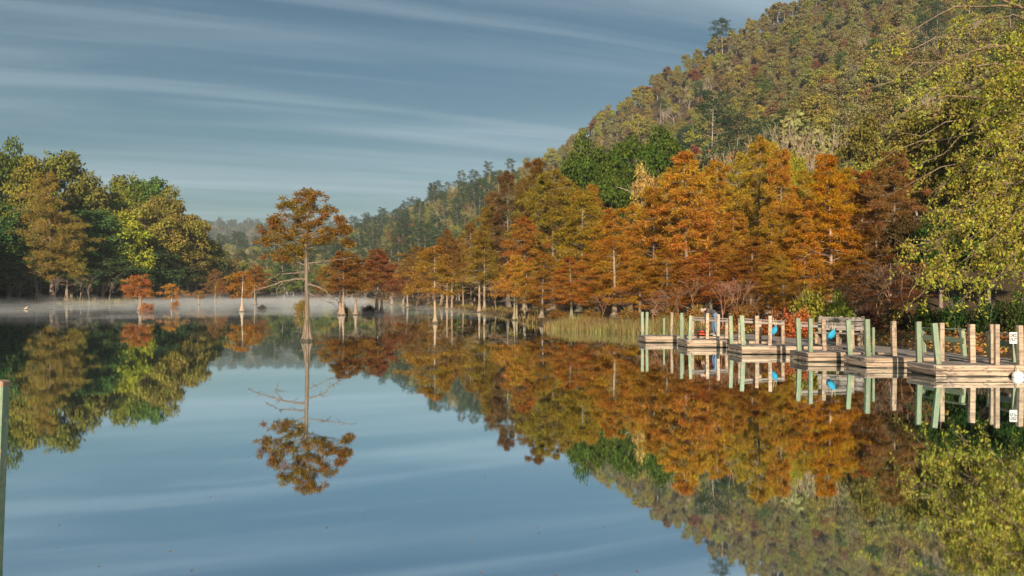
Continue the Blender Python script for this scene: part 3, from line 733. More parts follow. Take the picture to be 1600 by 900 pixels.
skin_body('hair', [((-.455, 0, 1.195), (.075, .085)), ((-.535, 0, 1.155), (.075, .08)), ((-.585, 0, 1.11), (.045, .06))], [(0, 1), (1, 2)], M_hair, per)
for sy in (-.03, .03):
    bm = bmesh.new(); bmesh.ops.create_uvsphere(bm, u_segments=8, v_segments=6, radius=.012); me = bpy.data.meshes.new('eye'); bm.to_mesh(me); bm.free(); me.materials.append(M_shirt)
    link('eye', me, per, (-.585, sy, 1.045))
skin_body('nose', [((-.60, 0, 1.035), .014), ((-.625, 0, 1.01), .012)], [(0, 1)], M_skin, per, 1)

M_red = noisy_mat('red_orange_fabric', (0.62, 0.07, 0.03), (0.75, 0.13, 0.05), (6, 6, 6), rand=0, bump=.3)
M_navy = noisy_mat('dark_navy_fabric', (0.02, 0.03, 0.06), (0.04, 0.05, 0.09), (6, 6, 6), rand=0, bump=.2)
bp = at(1097.5, 524.5, 39.4); rb = thing('duffel_bag', 'red and navy bag lying on the dock at the feet of the person', 'bag', (bp[0], 39.5, DECK))
bm = bmesh.new(); bmesh.ops.create_icosphere(bm, subdivisions=3, radius=1)
for v in bm.verts:
    s = 1+.10*math.sin(6*v.co.x+2)+.07*math.sin(9*v.co.y); v.co = Vector((v.co.x*.20*s, v.co.y*.14, max(v.co.z, -.75)*.13*s+.10))
me = bpy.data.meshes.new('body'); bm.to_mesh(me); bm.free(); me.materials.append(M_red); me.polygons.foreach_set('use_smooth', np.ones(len(me.polygons), bool)); link('fabric_body', me, rb)
bm = bmesh.new(); bmesh.ops.create_icosphere(bm, subdivisions=2, radius=1)
for v in bm.verts: v.co = Vector((v.co.x*.11+.17, v.co.y*.15, max(v.co.z, -.8)*.14+.115))
me = bpy.data.meshes.new('end_panel'); bm.to_mesh(me); bm.free(); me.materials.append(M_navy); link('end_panel', me, rb)
mb = MB(); mb.tube([(-.10, -.03, .19), (-.05, -.03, .28), (.05, -.02, .28), (.10, -.02, .20)], .014, 5); link('strap', mb.mesh('strap', [M_navy]), rb)

# ------------------------------------------------------------------ trees: source meshes
CYB = [cypress(100+i, 13, 3.4, .17, hb=.10+.03*i, nb=80, per=520, leaf=.30, lw=.024, prof=['cone', 'oval', 'cone', 'oval', 'cone'][i], sub=7, bare=.05) for i in range(5)]   # on the bank
CYW = [cypress(200+i, 9, 2.6, .14, hb=.26, nb=50, per=380, leaf=.28, lw=.028, prof=['oval', 'cone', 'oval', 'cone'][i], bare=[.16, .2, .22, .15][i], trunks=[1, 2, 1, 3][i], flare=1.8, buttress=.13) for i in range(4)]  # in the water
CYS = [cypress(300+i, 5, 2.4, .16, hb=[.34, .3, .42][i], nb=28, per=230, leaf=.26, lw=.035, prof='flat', bare=[.12, .1, .0][i], trunks=[2, 1, 1][i], flare=2.4, buttress=.2, droop=.05) for i in range(3)]
OAK = [broadleaf(400+i, 16, 5.0, .3, hb=[.10, .14, .06, .10][i], lobes=[54, 48, 58, 46][i], per=230, leaf=.46, lobe_r=[.34, .32, .32, .36][i], gap=.08) for i in range(4)]
PIN = [pine(500+i, 15, 3.0, .2, hb=[.4, .55][i]) for i in range(2)]
BAR = [bare_tree(600+i, 11, .11, spread=.42, minr=.013, leafn=[0, 160, 0][i]) for i in range(3)]
SMO = [broadleaf(700+i, 8, 2.7, .16, hb=.06, lobes=26, per=110, leaf=.40, lobe_r=.38, limbs=12, gap=.1) for i in range(4)]

def place(name, label, cat, var, x, d, ytop, rpx, leafc, barkc, nomH, nomR, group=None, zbase=None):
    X = (x-800)/F*d
    zb = ground(X, d) if zbase is None else zbase
    zt = CH-(ytop-HZ)/F*d
    H = max(zt-zb, 1.0)*(1.07 if nomH == 16 else 1.0); Rm = rpx/F*d
    return plant(name, label, cat, var, (X, d, zb), (Rm/nomR, Rm/nomR*rng.uniform(.92, 1.08), H/nomH), rng.uniform(0, 6.28), jit(leafc), jit(barkc), group)

# the cypress that stands alone in the water
def hero():
    r = np.random.default_rng(11); tm = MB(); cm_ = MB()
    k = 40.65/F                                     # metres per pixel there
    def w(dx, y, dy=0.0): return np.array([dx*k, dy*k, (533.5-y)*k])
    zs = np.array([540, 533.5, 527, 519, 508, 495, 470, 440, 410, 380, 345, 318, 300])
    dx = np.array([0, 0, -.2, -.5, -.8, -.6, -.4, -1.2, -1.6, -2, 0, 3, 4])
    rad = np.array([11, 10, 6.8, 4.7, 3.8, 3.4, 3.2, 3.0, 2.7, 2.3, 1.7, 1.1, .6])*k
    tm.tube([w(a, b, 1.2*math.sin(b*.03)) for a, b in zip(dx, zs)], rad, 14)
    for q in range(9):                              # buttress ribs
        a = q*.7+.2; c, s = math.cos(a), math.sin(a)
        tm.tube([w(c*9.8, 537, s*9.8), w(c*7.0, 528, s*7.0), w(c*4.6, 516, s*4.6), w(c*3.4, 500, s*3.4)], np.array([2.8, 2.1, 1.5, .7])*k, 6)
    def limb(pts, r0, r1, twigs=6, tl=14):
        P = np.array([w(*p) for p in pts]); n_ = len(P)
        tt = np.linspace(0, n_-1, n_*4); S = np.stack([np.interp(tt, np.arange(n_), P[:, c]) for c in range(3)], 1); S += r.normal(size=S.shape)*.5*k; S[0] = P[0]
        tm.tube(S, np.linspace(r0, r1, len(S))*k, 5)
        for _ in range(twigs):
            i0 = r.integers(len(S)//4, len(S)); d = np.array([r.normal(), r.normal(), r.uniform(-.7, .7)]); d /= np.linalg.norm(d)
            L = tl*k*r.uniform(.4, 1.1); q1 = S[i0]+d*L*.5; q2 = S[i0]+d*L+np.array([0, 0, -.1*L])
            tm.tube([S[i0], q1, q2], np.array([.7, .5, .2])*k, 3)
    limb([(-1, 437, 0), (-20, 436, 4), (-42, 441, 2), (-62, 449, -6), (-80, 455, -10), (-88, 460, -12)], 1.9, .5, 12)
    limb([(-1, 425, 0), (-18, 427, -8), (-40, 430, -16), (-62, 442, -22)], 1.5, .4, 10)
    limb([(-38, 441, 2), (-48, 452, 0), (-46, 468, 1)], .9, .4, 4)
    limb([(1, 445, 0), (14, 447, -3), (26, 452, -6), (40, 464, -10), (52, 472, -12)], 1.7, .4, 12)
    limb([(1, 456, 0), (10, 464, 4), (20, 466, 8), (30, 472, 10)], 1.1, .3, 6)
    limb([(1, 412, 0), (18, 410, 6), (40, 407, 10), (66, 402, 14)], 1.2, .3, 9)
    limb([(-2, 402, 0), (-18, 402, 8), (-40, 398, 14)], 1.0, .3, 6)
    limb([(0, 520, 0), (-10, 519, -3), (-20, 518.5, -5)], .5, .2, 1)
    clumps = [(5, 304, 13, 7), (-6, 311, 14, 8), (18, 313, 15, 8), (-26, 316, 13, 7), (-30, 325, 12, 9), (-12, 326, 16, 8), (9, 324, 18, 8), (30, 328, 17, 8), (-24, 338, 14, 7),
              (0, 338, 22, 8), (24, 341, 15, 7), (-10, 351, 22, 8), (12, 353, 18, 7), (-47, 354, 14, 8), (-58, 362, 13, 8), (-50, 372, 18, 8), (-64, 380, 10, 6), (-30, 368, 17, 8), (-6, 367, 20, 9), (18, 369, 20, 8),
              (38, 362, 15, 7), (50, 366, 14, 8), (60, 356, 8, 5), (36, 376, 18, 6), (0, 382, 22, 6), (-20, 388, 15, 5), (-46, 399, 15, 5), (-32, 405, 12, 4), (62, 378, 6, 4), (-8, 398, 10, 4), (52, 345, 6, 4), (-52, 344, 7, 4)]
    for (cx, cyy, rx, ry) in clumps:
        dy = r.uniform(-.6, .6)*22
        c = w(cx, cyy, dy); b = w(np.interp(cyy+10, zs[::-1], dx[::-1]), min(cyy+r.uniform(4, 14), 420))
        mid = (b+c)/2+np.array([0, 0, 2*k])
        tm.tube([b, mid, c], np.array([1.2, .8, .4])*k, 4)
        for _ in range(7):
            e = c+np.array([r.normal()*rx*.55, r.normal()*rx*.5, r.normal()*ry*.5])*k; tm.tube([(mid+2*c)/3, e], [.4*k, .15*k], 3)
        ncl = 9
        for _ in range(ncl):                        # little sprays within the lump, with gaps between
            sc = c+np.array([r.normal()*rx*.55, r.normal()*rx*.5, r.normal()*ry*.5])*k
            m = r.integers(34, 62)
            p = sc+r.normal(size=(m, 3))*np.array([5.0, 5.0, 2.8])*k*.56
            A = (p-c)*.8+r.normal(size=(m, 3))*.12; A[:, 2] -= .03
            cm_.leaves(p, A, r.normal(size=(m, 3))+np.array([0, -.2, .3]), r.uniform(.09, .2, m), r.uniform(.014, .028, m), np.clip(r.normal(.5, .26)+r.normal(size=m)*.12, 0, 1))
    return tm.mesh('cypress_trunk', [M_bark]), cm_.mesh('cypress_crown', [M_feather])
plant('cypress_tree', 'lone tall cypress standing in open water, flared trunk, tufted orange crown', 'tree', hero(), (at(480, 533.5, 40.65)[0], 40.65, 0), 1, 0, (0.235, 0.118, 0.028), (0.20, 0.155, 0.115))

GW = 'cypresses standing in the water'
for (x, yb, yt, rp, cl, v, bk, lab, hero_small) in [
    (222, 485.5, 430, 27, (0.424, 0.167, 0.050), 0, BARK_PALE, 'small rust cypress with two leaning stems, leftmost tree standing in the lake', 1),
    (268, 480, 443, 19, (0.445, 0.179, 0.040), 1, BARK_PALE, 'small flat topped cypress on a stumpy base, second from the left in the lake', 1),
    (310, 475.5, 454, 14, (0.300, 0.140, 0.050), 2, BARK_PALE, 'lowest bushy cypress in the lake, forked like a V', 1),
    (336, 474, 421, 16, (0.276, 0.130, 0.050), 0, BARK_PALE, 'thin sparse cypress before the dark end of the left forest', 2),
    (347, 474.5, 436, 11, (0.318, 0.142, 0.040), 1, BARK_PALE, 'short slim cypress just right of the thin sparse one', 2),
    (378, 487, 424, 27, (0.382, 0.130, 0.030), 1, (0.38, .29, .2), 'rust cypress with pale cone-shaped trunk foot, left of the lone tall one', 1),
    (397, 476, 414, 22, (0.318, 0.118, 0.035), 1, BARK_PALE, 'rust cypress with twin stems behind the one with the pale cone foot', 2),
    (540, 492.5, 392, 42, (0.27, 0.125, 0.032), 3, BARK_PALE, 'many stemmed rust cypress just right of the lone tall one', 2),
    (586, 488.5, 388, 34, (0.21, 0.092, 0.03), 3, BARK_GREY, 'dark rust cypress on a bushy dark foot, second right of the lone tall one', 2),
    (637, 480, 420, 24, (0.230, 0.110, 0.040), 2, BARK_PALE, 'brown thin cypress at the foot of the pale hillside strip', 2),
    (680, 505, 385, 40, (0.330, 0.155, 0.028), 0, BARK_PALE, 'slender gold-brown cypress standing farthest out before the right shore', 2),
    (706, 483, 358, 24, (0.223, 0.100, 0.030), 1, BARK_PALE, 'narrow dark brown cypress rising above its neighbours in the water', 2),
    (724, 482.5, 380, 20, (0.280, 0.150, 0.030), 2, BARK_PALE, 'olive cypress with twin pale stems beside the narrow dark brown one', 2),
    (750, 487.5, 362, 34, (0.300, 0.180, 0.028), 1, BARK_PALE, 'olive-gold cypress on two straight pale stems in shallow water', 2),
    (805, 500.5, 398, 32, (0.488, 0.209, 0.035), 3, BARK_PALE, 'orange cypress on leaning pale stems at the left end of the bank', 2)]:
    d = depth_of(yb)
    src, nh, nr = (CYS[v], 5, 2.4) if hero_small == 1 else (CYW[v], 9, 2.6)
    place('cypress_tree', lab, 'tree', src, x, d, yt, rp, cl, bk, nh, nr, GW, zbase=0.0)

# the orange grove on the right bank
GB = 'cypresses of the orange grove on the bank'
BANK = [
 (1075, 66, 238, 66, ORANGE, 0, 'tall orange cypress with a bare pale trunk showing mid crown'), (1130, 73, 250, 52, (0.498, 0.228, 0.025), 2, 'orange cypress right behind the one with the bare pale trunk'),
 (1183, 71, 215, 58, (0.430, 0.250, 0.030), 1, 'tallest yellow-gold cypress in the middle of the grove'), (1220, 66, 234, 42, (0.450, 0.200, 0.028), 4, 'narrow amber cypress right of the tallest gold one'),
 (1300, 60, 238, 58, (0.572, 0.234, 0.018), 2, 'brightest orange cypress near the right end of the grove'), (1262, 69, 266, 44, (0.400, 0.230, 0.030), 3, 'gold cypress filling the gap left of the brightest orange one'),
 (1345, 63, 268, 44, (0.318, 0.130, 0.030), 0, 'rusty cypress right of the brightest orange one'), (1398, 58, 234, 50, (0.29, 0.15, 0.05), 4, 'dark red-brown cypress in the shade of the leafy branches'),
 (1022, 72, 292, 52, (0.456, 0.215, 0.025), 4, 'orange cypress between the green oaks and the bare pale trunk'), (960, 65, 326, 52, (0.466, 0.228, 0.026), 0, 'orange cypress with pale trunk to the ground behind the reeds'),
 (906, 84, 300, 56, (0.360, 0.180, 0.026), 1, 'gold-brown cypress left of the green oaks'), (862, 94, 266, 56, (0.270, 0.165, 0.024), 3, 'olive-gold cypress high at the left shoulder of the grove'),
 (838, 106, 250, 46, (0.220, 0.120, 0.025), 2, 'brown-olive cypress on the skyline at the left shoulder'), (794, 112, 268, 38, (0.17, 0.092, 0.04), 1, 'darkest brown cypress at the left shoulder of the grove'),
 (765, 116, 322, 36, (0.260, 0.150, 0.026), 4, 'olive cypress below the darkest brown one'), (655, 150, 385, 32, (0.280, 0.140, 0.030), 3, 'small brown-gold cypress at the far left of the bank'),
 (690, 138, 372, 26, (0.310, 0.150, 0.030), 0, 'small amber cypress behind the narrow dark brown one'),
 (1043, 59, 388, 46, (0.392, 0.154, 0.022), 1, 'low rust cypress before the orange ones, behind the far slips'), (1112, 57, 392, 52, (0.350, 0.130, 0.022), 3, 'low dark rust cypress behind the bending person'),
 (1172, 55, 376, 50, (0.360, 0.142, 0.022), 0, 'low rust cypress in the centre foot of the grove'), (1226, 54, 398, 40, (0.403, 0.191, 0.025), 1, 'low amber cypress above the bushes'),
 (1336, 51, 398, 56, (0.339, 0.130, 0.020), 3, 'low wide rust cypress behind the bench'), (1392, 48, 398, 42, (0.201, 0.087, 0.025), 1, 'low dark brown cypress at the right end'),
 (893, 64, 402, 38, (0.456, 0.191, 0.030), 3, 'low orange cypress above the left end of the reeds'), (846, 68, 396, 36, (0.392, 0.191, 0.030), 1, 'low amber cypress left of the reeds'),
 (1000, 60, 400, 40, (0.445, 0.197, 0.025), 4, 'low orange cypress above the right end of the reeds'), (930, 76, 376, 44, (0.424, 0.191, 0.025), 2, 'orange cypress hidden low between its neighbours')]
for (x, d, yt, rp, cl, v, lab) in BANK:
    place('cypress_tree', lab, 'tree', CYB[v], x, d, yt, rp*1.08, cl, BARK_PALE if v in (0, 2) else BARK_GREY, 13, 3.4, GB)

GF = 'cypress crowns filling the grove'
rf = np.random.default_rng(91)
for (x, d, yt, rp, cl, v, lab) in [
 (1048, 80, 262, 40, (0.440, 0.220, 0.030), 3, 'amber crown peeping out left of the bare pale trunk'), (1100, 82, 262, 38, (0.400, 0.240, 0.030), 1, 'golden crown between the two tall orange ones'), (1155, 80, 238, 40, (0.380, 0.250, 0.035), 3, 'olive-gold crown left of the tallest gold one'),
 (1204, 82, 222, 36, (0.360, 0.270, 0.030), 0, 'yellow-olive crown right behind the tallest gold one'), (1240, 78, 256, 34, (0.466, 0.228, 0.030), 2, 'orange crown beside the narrow yellow-green tree'), (1285, 74, 262, 38, (0.400, 0.240, 0.025), 1, 'gold crown behind the brightest orange one'),
 (1322, 72, 262, 36, (0.445, 0.203, 0.025), 4, 'orange crown right behind the brightest orange one'), (1370, 70, 262, 36, (0.260, 0.120, 0.030), 3, 'brown-orange crown left of the dark red-brown one'),
 (985, 78, 318, 38, (0.430, 0.200, 0.030), 1, 'amber crown below the green oaks'), (930, 92, 286, 40, (0.320, 0.200, 0.028), 2, 'olive-gold crown left under the green oaks'), (880, 104, 280, 40, (0.280, 0.160, 0.026), 0, 'brown-gold crown at the left shoulder'),
 (816, 120, 286, 34, (0.240, 0.140, 0.028), 3, 'olive-brown crown next to the darkest brown one'), (775, 126, 300, 28, (0.220, 0.120, 0.030), 2, 'brown crown left of the darkest brown one'), (736, 134, 348, 28, (0.270, 0.150, 0.030), 1, 'olive-gold crown above the twin stemmed cypress'),
 (670, 145, 386, 28, (0.290, 0.130, 0.030), 4, 'rusty small crown at the far left of the grove'), (630, 160, 402, 24, (0.260, 0.130, 0.040), 2, 'farthest brown crown of the grove'), (612, 172, 420, 20, (0.240, 0.120, 0.045), 0, 'small brown crown next to the farthest one'),
 (820, 90, 340, 40, (0.360, 0.160, 0.030), 4, 'orange-brown crown above the leaning pale stems'), (1070, 72, 330, 44, (0.445, 0.215, 0.025), 3, 'orange crown in front of the bare pale trunk'), (1145, 66, 330, 44, (0.410, 0.200, 0.028), 4, 'amber crown low in the middle of the grove'), (1200, 62, 322, 42, (0.440, 0.190, 0.025), 2, 'orange crown low under the tallest gold one'), (1256, 60, 330, 42, (0.420, 0.220, 0.025), 0, 'golden crown low left of the brightest orange one')]:
    place('cypress_tree', lab, 'tree', CYB[v], x, d, yt, rp*1.05, cl, BARK_PALE if v == 1 else BARK_GREY, 13, 3.4, GF)
GO = 'dark green oaks above the orange grove'
for (x, d, yt, rp, v, lab) in [(920, 136, 222, 46, 0, 'leftmost of the dark green oaks above the grove'), (974, 142, 212, 48, 1, 'middle dark green oak above the grove'), (1030, 146, 207, 52, 2, 'rightmost tall dark green oak above the grove'),
                               (896, 140, 254, 40, 3, 'small green oak beside the olive-gold cypress'), (1000, 128, 254, 44, 0, 'lower right dark green oak, touching the orange crowns'), (946, 126, 264, 42, 2, 'lower left dark green oak, touching the orange crowns')]:
    place('oak_tree', lab, 'tree', OAK[v], x, d, yt, rp, (0.085, .125, .02), BARK_DARK, 16, 5.0, GO)
for (x, d, yt, rp, cl, v, lab) in [(1006, 100, 268, 28, (0.42, .30, .09), 0, 'pale yellow small tree beside the green oaks'), (1243, 76, 236, 22, (0.32, .31, .03), 1, 'narrow yellow-green tree among the orange cypresses'),
                                   (1350, 84, 190, 44, (0.19, .155, .04), 2, 'olive tree above the dark red-brown cypress'), (1440, 72, 190, 54, (0.21, .17, .035), 3, 'olive tree behind the leafy overhanging branches'),
                                   (1510, 66, 140, 60, (0.16, .15, .03), 0, 'tall olive tree behind the hanging branches'), (1580, 60, 110, 64, (0.13, .14, .03), 1, 'tall green tree at the right behind the hanging branches'),
                                   (1470, 52, 330, 44, (0.05, .09, .02), 2, 'dark green tree behind the near railing'), (1545, 50, 320, 48, (0.045, .085, .018), 3, 'dark green tree behind the lettered sign'), (1610, 47, 300, 50, (0.05, .09, .02), 1, 'dark green tree cut by the right border'), (1410, 56, 340, 36, (0.10, .06, .025), 0, 'brown leafed tree behind the bare post')]:
    place('bank_tree', lab, 'tree', OAK[v], x, d, yt, rp, cl, BARK_GREY, 16, 5.0, 'leafy trees on the right bank')
# bare pale trees standing between the grove and the hill
BT = ['over the tall orange cypress with the bare trunk', 'over the gap left of the tallest gold cypress', 'just over the tallest gold cypress', 'low, between the two tall orange cypresses', 'left above the brightest orange cypress', 'right above the brightest orange cypress', 'between the dark green oaks and the grove',
      'close behind the tallest gold cypress', 'tallest one, above the narrow yellow-green tree', 'beside the darkest brown cypress', 'above the olive-gold twin stemmed cypress', 'small, above the far left of the grove', 'small, farthest along the shore']
for k, (x, d, yt) in enumerate([(1075, 88, 215), (1150, 92, 195), (1200, 95, 180), (1120, 105, 205), (1265, 90, 190), (1310, 92, 175), (1010, 110, 225), (1180, 84, 190), (1240, 98, 160), (790, 135, 290), (735, 150, 345), (650, 170, 400), (628, 180, 405)]):
    X = (x-800)/F*d; zb = ground(X, d); H = CH-(yt-HZ)/F*d-zb
    plant('bare_tree', 'leafless pale tree '+BT[k], 'tree', BAR[k % 3], (X, d, zb), (H/11*.8, H/11*.8, H/11), rng.uniform(0, 6), (0.3, .14, .04), jit(BARK_BARE), 'leafless trees behind the grove')

# the forest on the left bank
GL = 'trees of the forest on the left bank'
LEFT = [
 (12, 206, 236, 34, (0.112, 0.146, 0.028), 0, 'tallest green tree at the left border of the forest'), (-40, 200, 240, 40, (0.101, 0.134, 0.028), 1, 'green tree cut by the left border'),
 (48, 202, 262, 36, (0.235, 0.224, 0.034), 2, 'olive-yellow tree right of the tallest green one'), (98, 224, 252, 44, (0.179, 0.168, 0.034), 3, 'large round olive tree on the forest skyline'),
 (134, 226, 288, 38, (0.190, 0.168, 0.039), 0, 'brown-olive round tree right of the large skyline one'), (165, 244, 298, 38, (0.224, 0.224, 0.034), 1, 'yellow-green tree in the skyline dip'),
 (196, 260, 290, 38, (0.157, 0.190, 0.028), 2, 'green tree left of the rounded far crown'), (232, 264, 289, 38, (0.101, 0.146, 0.028), 3, 'rounded green crown highest at the forest right half'),
 (258, 252, 308, 34, (0.213, 0.190, 0.039), 0, 'small olive tree at the skyline step'), (216, 236, 326, 40, (0.246, 0.213, 0.039), 1, 'olive-gold tree below the rounded far crown'),
 (191, 220, 345, 34, (0.291, 0.314, 0.034), 2, 'bright yellow-green tree in the middle of the forest'), (150, 214, 338, 40, (0.080, 0.123, 0.032), 3, 'dark green tree left of the bright yellow-green one'),
 (250, 240, 342, 36, (0.269, 0.224, 0.039), 0, 'golden-olive tree right of the bright yellow-green one'), (284, 250, 334, 34, (0.235, 0.185, 0.039), 1, 'brown-olive tree near the right end of the forest'),
 (306, 258, 358, 30, (0.190, 0.168, 0.039), 2, 'small brown-olive tree at the right end of the forest'), (324, 264, 386, 26, (0.101, 0.112, 0.034), 3, 'dark tree last but one at the right end'),
 (334, 270, 424, 18, (0.072, 0.102, 0.036), 0, 'lowest dark tree ending the left forest'), (292, 250, 400, 30, (0.224, 0.179, 0.045), 1, 'pale olive tree low at the right end'),
 (118, 206, 350, 42, (0.072, 0.116, 0.032), 2, 'dark green tree right of the gold cypress'), (28, 196, 330, 44, (0.087, 0.131, 0.032), 3, 'dark green tree left of the gold cypress'),
 (-10, 190, 345, 44, (0.072, 0.116, 0.029), 0, 'dark green tree low at the left border'), (62, 194, 396, 36, (0.072, 0.109, 0.032), 1, 'low dark tree under the gold cypress'),
 (232, 232, 388, 38, (0.072, 0.109, 0.036), 2, 'low dark tree below the golden-olive one'), (272, 246, 404, 32, (0.072, 0.102, 0.036), 3, 'low dark tree behind the lake cypresses'),
 (112, 198, 410, 34, (0.072, 0.102, 0.036), 0, 'low dark tree by the water under the dark green one'), (160, 206, 408, 36, (0.072, 0.102, 0.036), 1, 'low dark tree by the water left of centre'),
 (200, 218, 416, 34, (0.072, 0.109, 0.036), 2, 'low dark tree under the bright yellow-green one'), (14, 189, 408, 38, (0.072, 0.109, 0.032), 3, 'lowest dark tree by the left border'), (310, 262, 428, 22, (0.072, 0.094, 0.036), 1, 'low dark bushy tree by the forest end')]
for (x, d, yt, rp, cl, v, lab) in LEFT:
    place('forest_tree', lab, 'tree', OAK[v], x, d, yt-8, rp*1.28, tuple(c_*1.15 for c_ in cl), BARK_GREY, 16, 5.0, GL)
place('cypress_tree', 'tall gold-brown cypress sunlit at the left forest edge', 'tree', CYB[1], 82, 192, 270, 46, (0.31, .215, .045), BARK_PALE, 13, 3.4, GL)
place('cypress_tree', 'lower gold cypress skirt at the left forest edge', 'tree', CYB[3], 104, 194, 330, 34, (0.31, .21, .045), BARK_PALE, 13, 3.4, GL)
BL = ['tallest, under the left edge of the gold cypress', 'under the dark green tree right of the gold cypress', 'taller of two left of the bright yellow-green tree', 'low, under the bright yellow-green tree', 'at the foot of the dark trees by the left border', 'low, below the gold cypress skirt']
for k, (x, d, yt) in enumerate([(60, 187, 400), (125, 193, 425), (140, 196, 420), (170, 202, 430), (30, 185, 430), (85, 187, 425)]):
    X = (x-800)/F*d; zb = ground(X, d); H = CH-(yt-HZ)/F*d-zb
    plant('bare_tree', 'leafless grey tree '+BL[k], 'tree', BAR[k % 3], (X, d, zb), (H/11*1.1, H/11*1.1, H/11), rng.uniform(0, 6), (0.2, .1, .05), (0.3, .24, .22), 'leafless trees under the left forest')

# ------------------------------------------------------------------ hillside woods
HK = [('olive oak', (0.29, 0.255, 0.065)), ('brown oak', (0.26, 0.185, 0.075)), ('grey-olive oak', (0.29, 0.26, 0.105)), ('green oak', (0.13, 0.165, 0.04)),
      ('rusty oak', (0.25, 0.125, 0.05)), ('yellow-olive oak', (0.36, 0.32, 0.065)), ('dark pine', (0.05, 0.08, 0.038)), ('leafless pale', (0.4, .3, .2))]
def kinds_for(X, Y, r):
    n1 = vnoise(X, Y, 45, 21); n2 = vnoise(X, Y, 16, 33); u = r.random(len(X)); q = (n1*.55+n2*.2+u*.45)/1.2
    k = np.select([q < .27, q < .43, q < .56, q < .62, q < .645, q < .745, q < .775], [3, 0, 2, 1, 4, 5, 6], 7)
    az = np.arctan2(X, Y); 
    k = np.where((az < 0.02) & (r.random(len(X)) < .40), np.where(r.random(len(X)) < .9, 3, 6), k)
    return k
def scatter(n, az0, az1, r0, r1, r):
    az = r.uniform(az0, az1, n); rad = np.sqrt(r.uniform(r0*r0, r1*r1, n)); return rad*np.sin(az), rad*np.cos(az)
def thin(X, Y, smin):
    cell = {}; keep = np.zeros(len(X), bool)
    for i in range(len(X)):
        s = smin[i]; a, b = int(X[i]//6), int(Y[i]//6); ok = True
        for p in (a-1, a, a+1):
            for q in (b-1, b, b+1):
                for (u, v) in cell.get((p, q), ()):
                    if (u-X[i])**2+(v-Y[i])**2 < s*s: ok = False; break
                if not ok: break
            if not ok: break
        if ok: cell.setdefault((a, b), []).append((X[i], Y[i])); keep[i] = True
    return keep
r2 = np.random.default_rng(5)
X, Y = scatter(52000, -0.20, 0.64, 100, 860, r2)
az = np.arctan2(X, Y); rr_ = np.hypot(X, Y); s = lake_sd(X, Y)
ok = (s > 16) & (rr_ < np.interp(az, _haz, _hr)+22)
X, Y, rr_ = X[ok], Y[ok], rr_[ok]
kp = thin(X, Y, np.clip(2.7+rr_/230, 3.2, 4.8)); X, Y, rr_ = X[kp], Y[kp], rr_[kp]
Z = height(X, Y); K = kinds_for(X, Y, r2)
pxx = 800+F*X/Y; pyt = HZ-F*(Z+6-CH)/Y
sil = np.interp(pxx, [560, 620, 700, 790, 840, 900, 1060, 1180, 1400, 1440, 1600], [440, 430, 385, 290, 262, 225, 225, 225, 240, 120, 0])
cand = np.where((pyt < sil+4) & (pxx > 570) & (pxx < 1430) & (pyt > -25))[0]
near = cand[np.argsort(rr_[cand])][:290]
isnear = np.zeros(len(X), bool); isnear[near] = True
ridge_ = (rr_ > np.interp(np.arctan2(X, Y), _haz, _hr)-40) & (np.arctan2(X, Y) > .08); K = np.where(ridge_ & (K >= 6), 2, K)
SC = np.exp(r2.normal(0, .23, len(X)))*np.where(rr_ > 350, .86, .95)
_lo, _hi = np.quantile(pyt[near], [.36, .70])
def zone(i):
    a = 'left of the dark green oaks' if pxx[i] < 875 else 'above the dark green oaks' if pxx[i] < 1065 else 'above the golden grove' if pxx[i] < 1250 else 'above the brightest orange cypress' if pxx[i] < 1350 else 'beside the overhanging branches'
    b = 'high on the hillside, ' if pyt[i] < _lo else 'partway up the hillside, ' if pyt[i] < _hi else 'low on the hillside, '
    return b+a
for i in near:
    k = int(K[i]); k = 3 if k == 6 else k; nm, c = HK[k]
    if k == 7: src, sc = BAR[i % 3], .75*SC[i]
    elif k == 6: src, sc = PIN[i % 2], .75*SC[i]
    else: src, sc = SMO[i % 4], SC[i]
    plant('hill_tree', nm + ' tree ' + zone(i), 'tree', src, (X[i], Y[i], Z[i]-.2), (sc*1.1, sc*1.1, sc), r2.uniform(0, 6.28), jit(c, .16), BARK_BARE if k == 7 else BARK_GREY, nm + ' trees on the hillside')
lx, ld = 1127, 447
zb = ground((lx-800)/F*ld, ld)
place('pine_tree', 'lone tall pine breaking the ridge line against the sky', 'tree', PIN[1], lx, ld, 31, 16, (0.04, .07, .03), BARK_PALE, 15, 3.0)

# sources for the woods that read as one mass (not linked to the scene)
src_coll = bpy.data.collections.new('woods_sources')
def join_mesh(tr, cr, leafm, barkm, name):
    bm = bmesh.new(); bm.from_mesh(tr)
    n0 = len(bm.faces)
    for f in bm.faces: f.material_index = 0
    if cr is not None:
        bm.from_mesh(cr); bm.faces.ensure_lookup_table()
        for f in bm.faces[n0:]: f.material_index = 1
    me = bpy.data.meshes.new(name); bm.to_mesh(me); bm.free(); me.materials.append(barkm)
    if cr is not None: me.materials.append(leafm)
    return me
def fixed_bark(c, nm): return noisy_mat(nm, tuple(x*.75 for x in c), tuple(min(1, x*1.25) for x in c), (6, 6, 2), bump=0)
FB, FP = fixed_bark(BARK_GREY, 'grey_bark'), fixed_bark(BARK_BARE, 'pale_bark')
for k, (nm, c) in enumerate(HK):
    lm = foliage_mat('woods_'+nm.replace(' ', '_').replace('-', '_'), color=c, hue=.05, objhue=.03, val=(.5, 1.4))
    for v in range(2):
        s_ = {6: PIN[v % 2], 7: BAR[v]}.get(k, SMO[(k+v*2) % 4])
        o = bpy.data.objects.new('woods_tree_%02d' % (k*2+v), join_mesh(s_[0], s_[1] if k != 7 else None, lm, FP if k == 7 else FB, 'woods_tree')); src_coll.objects.link(o)
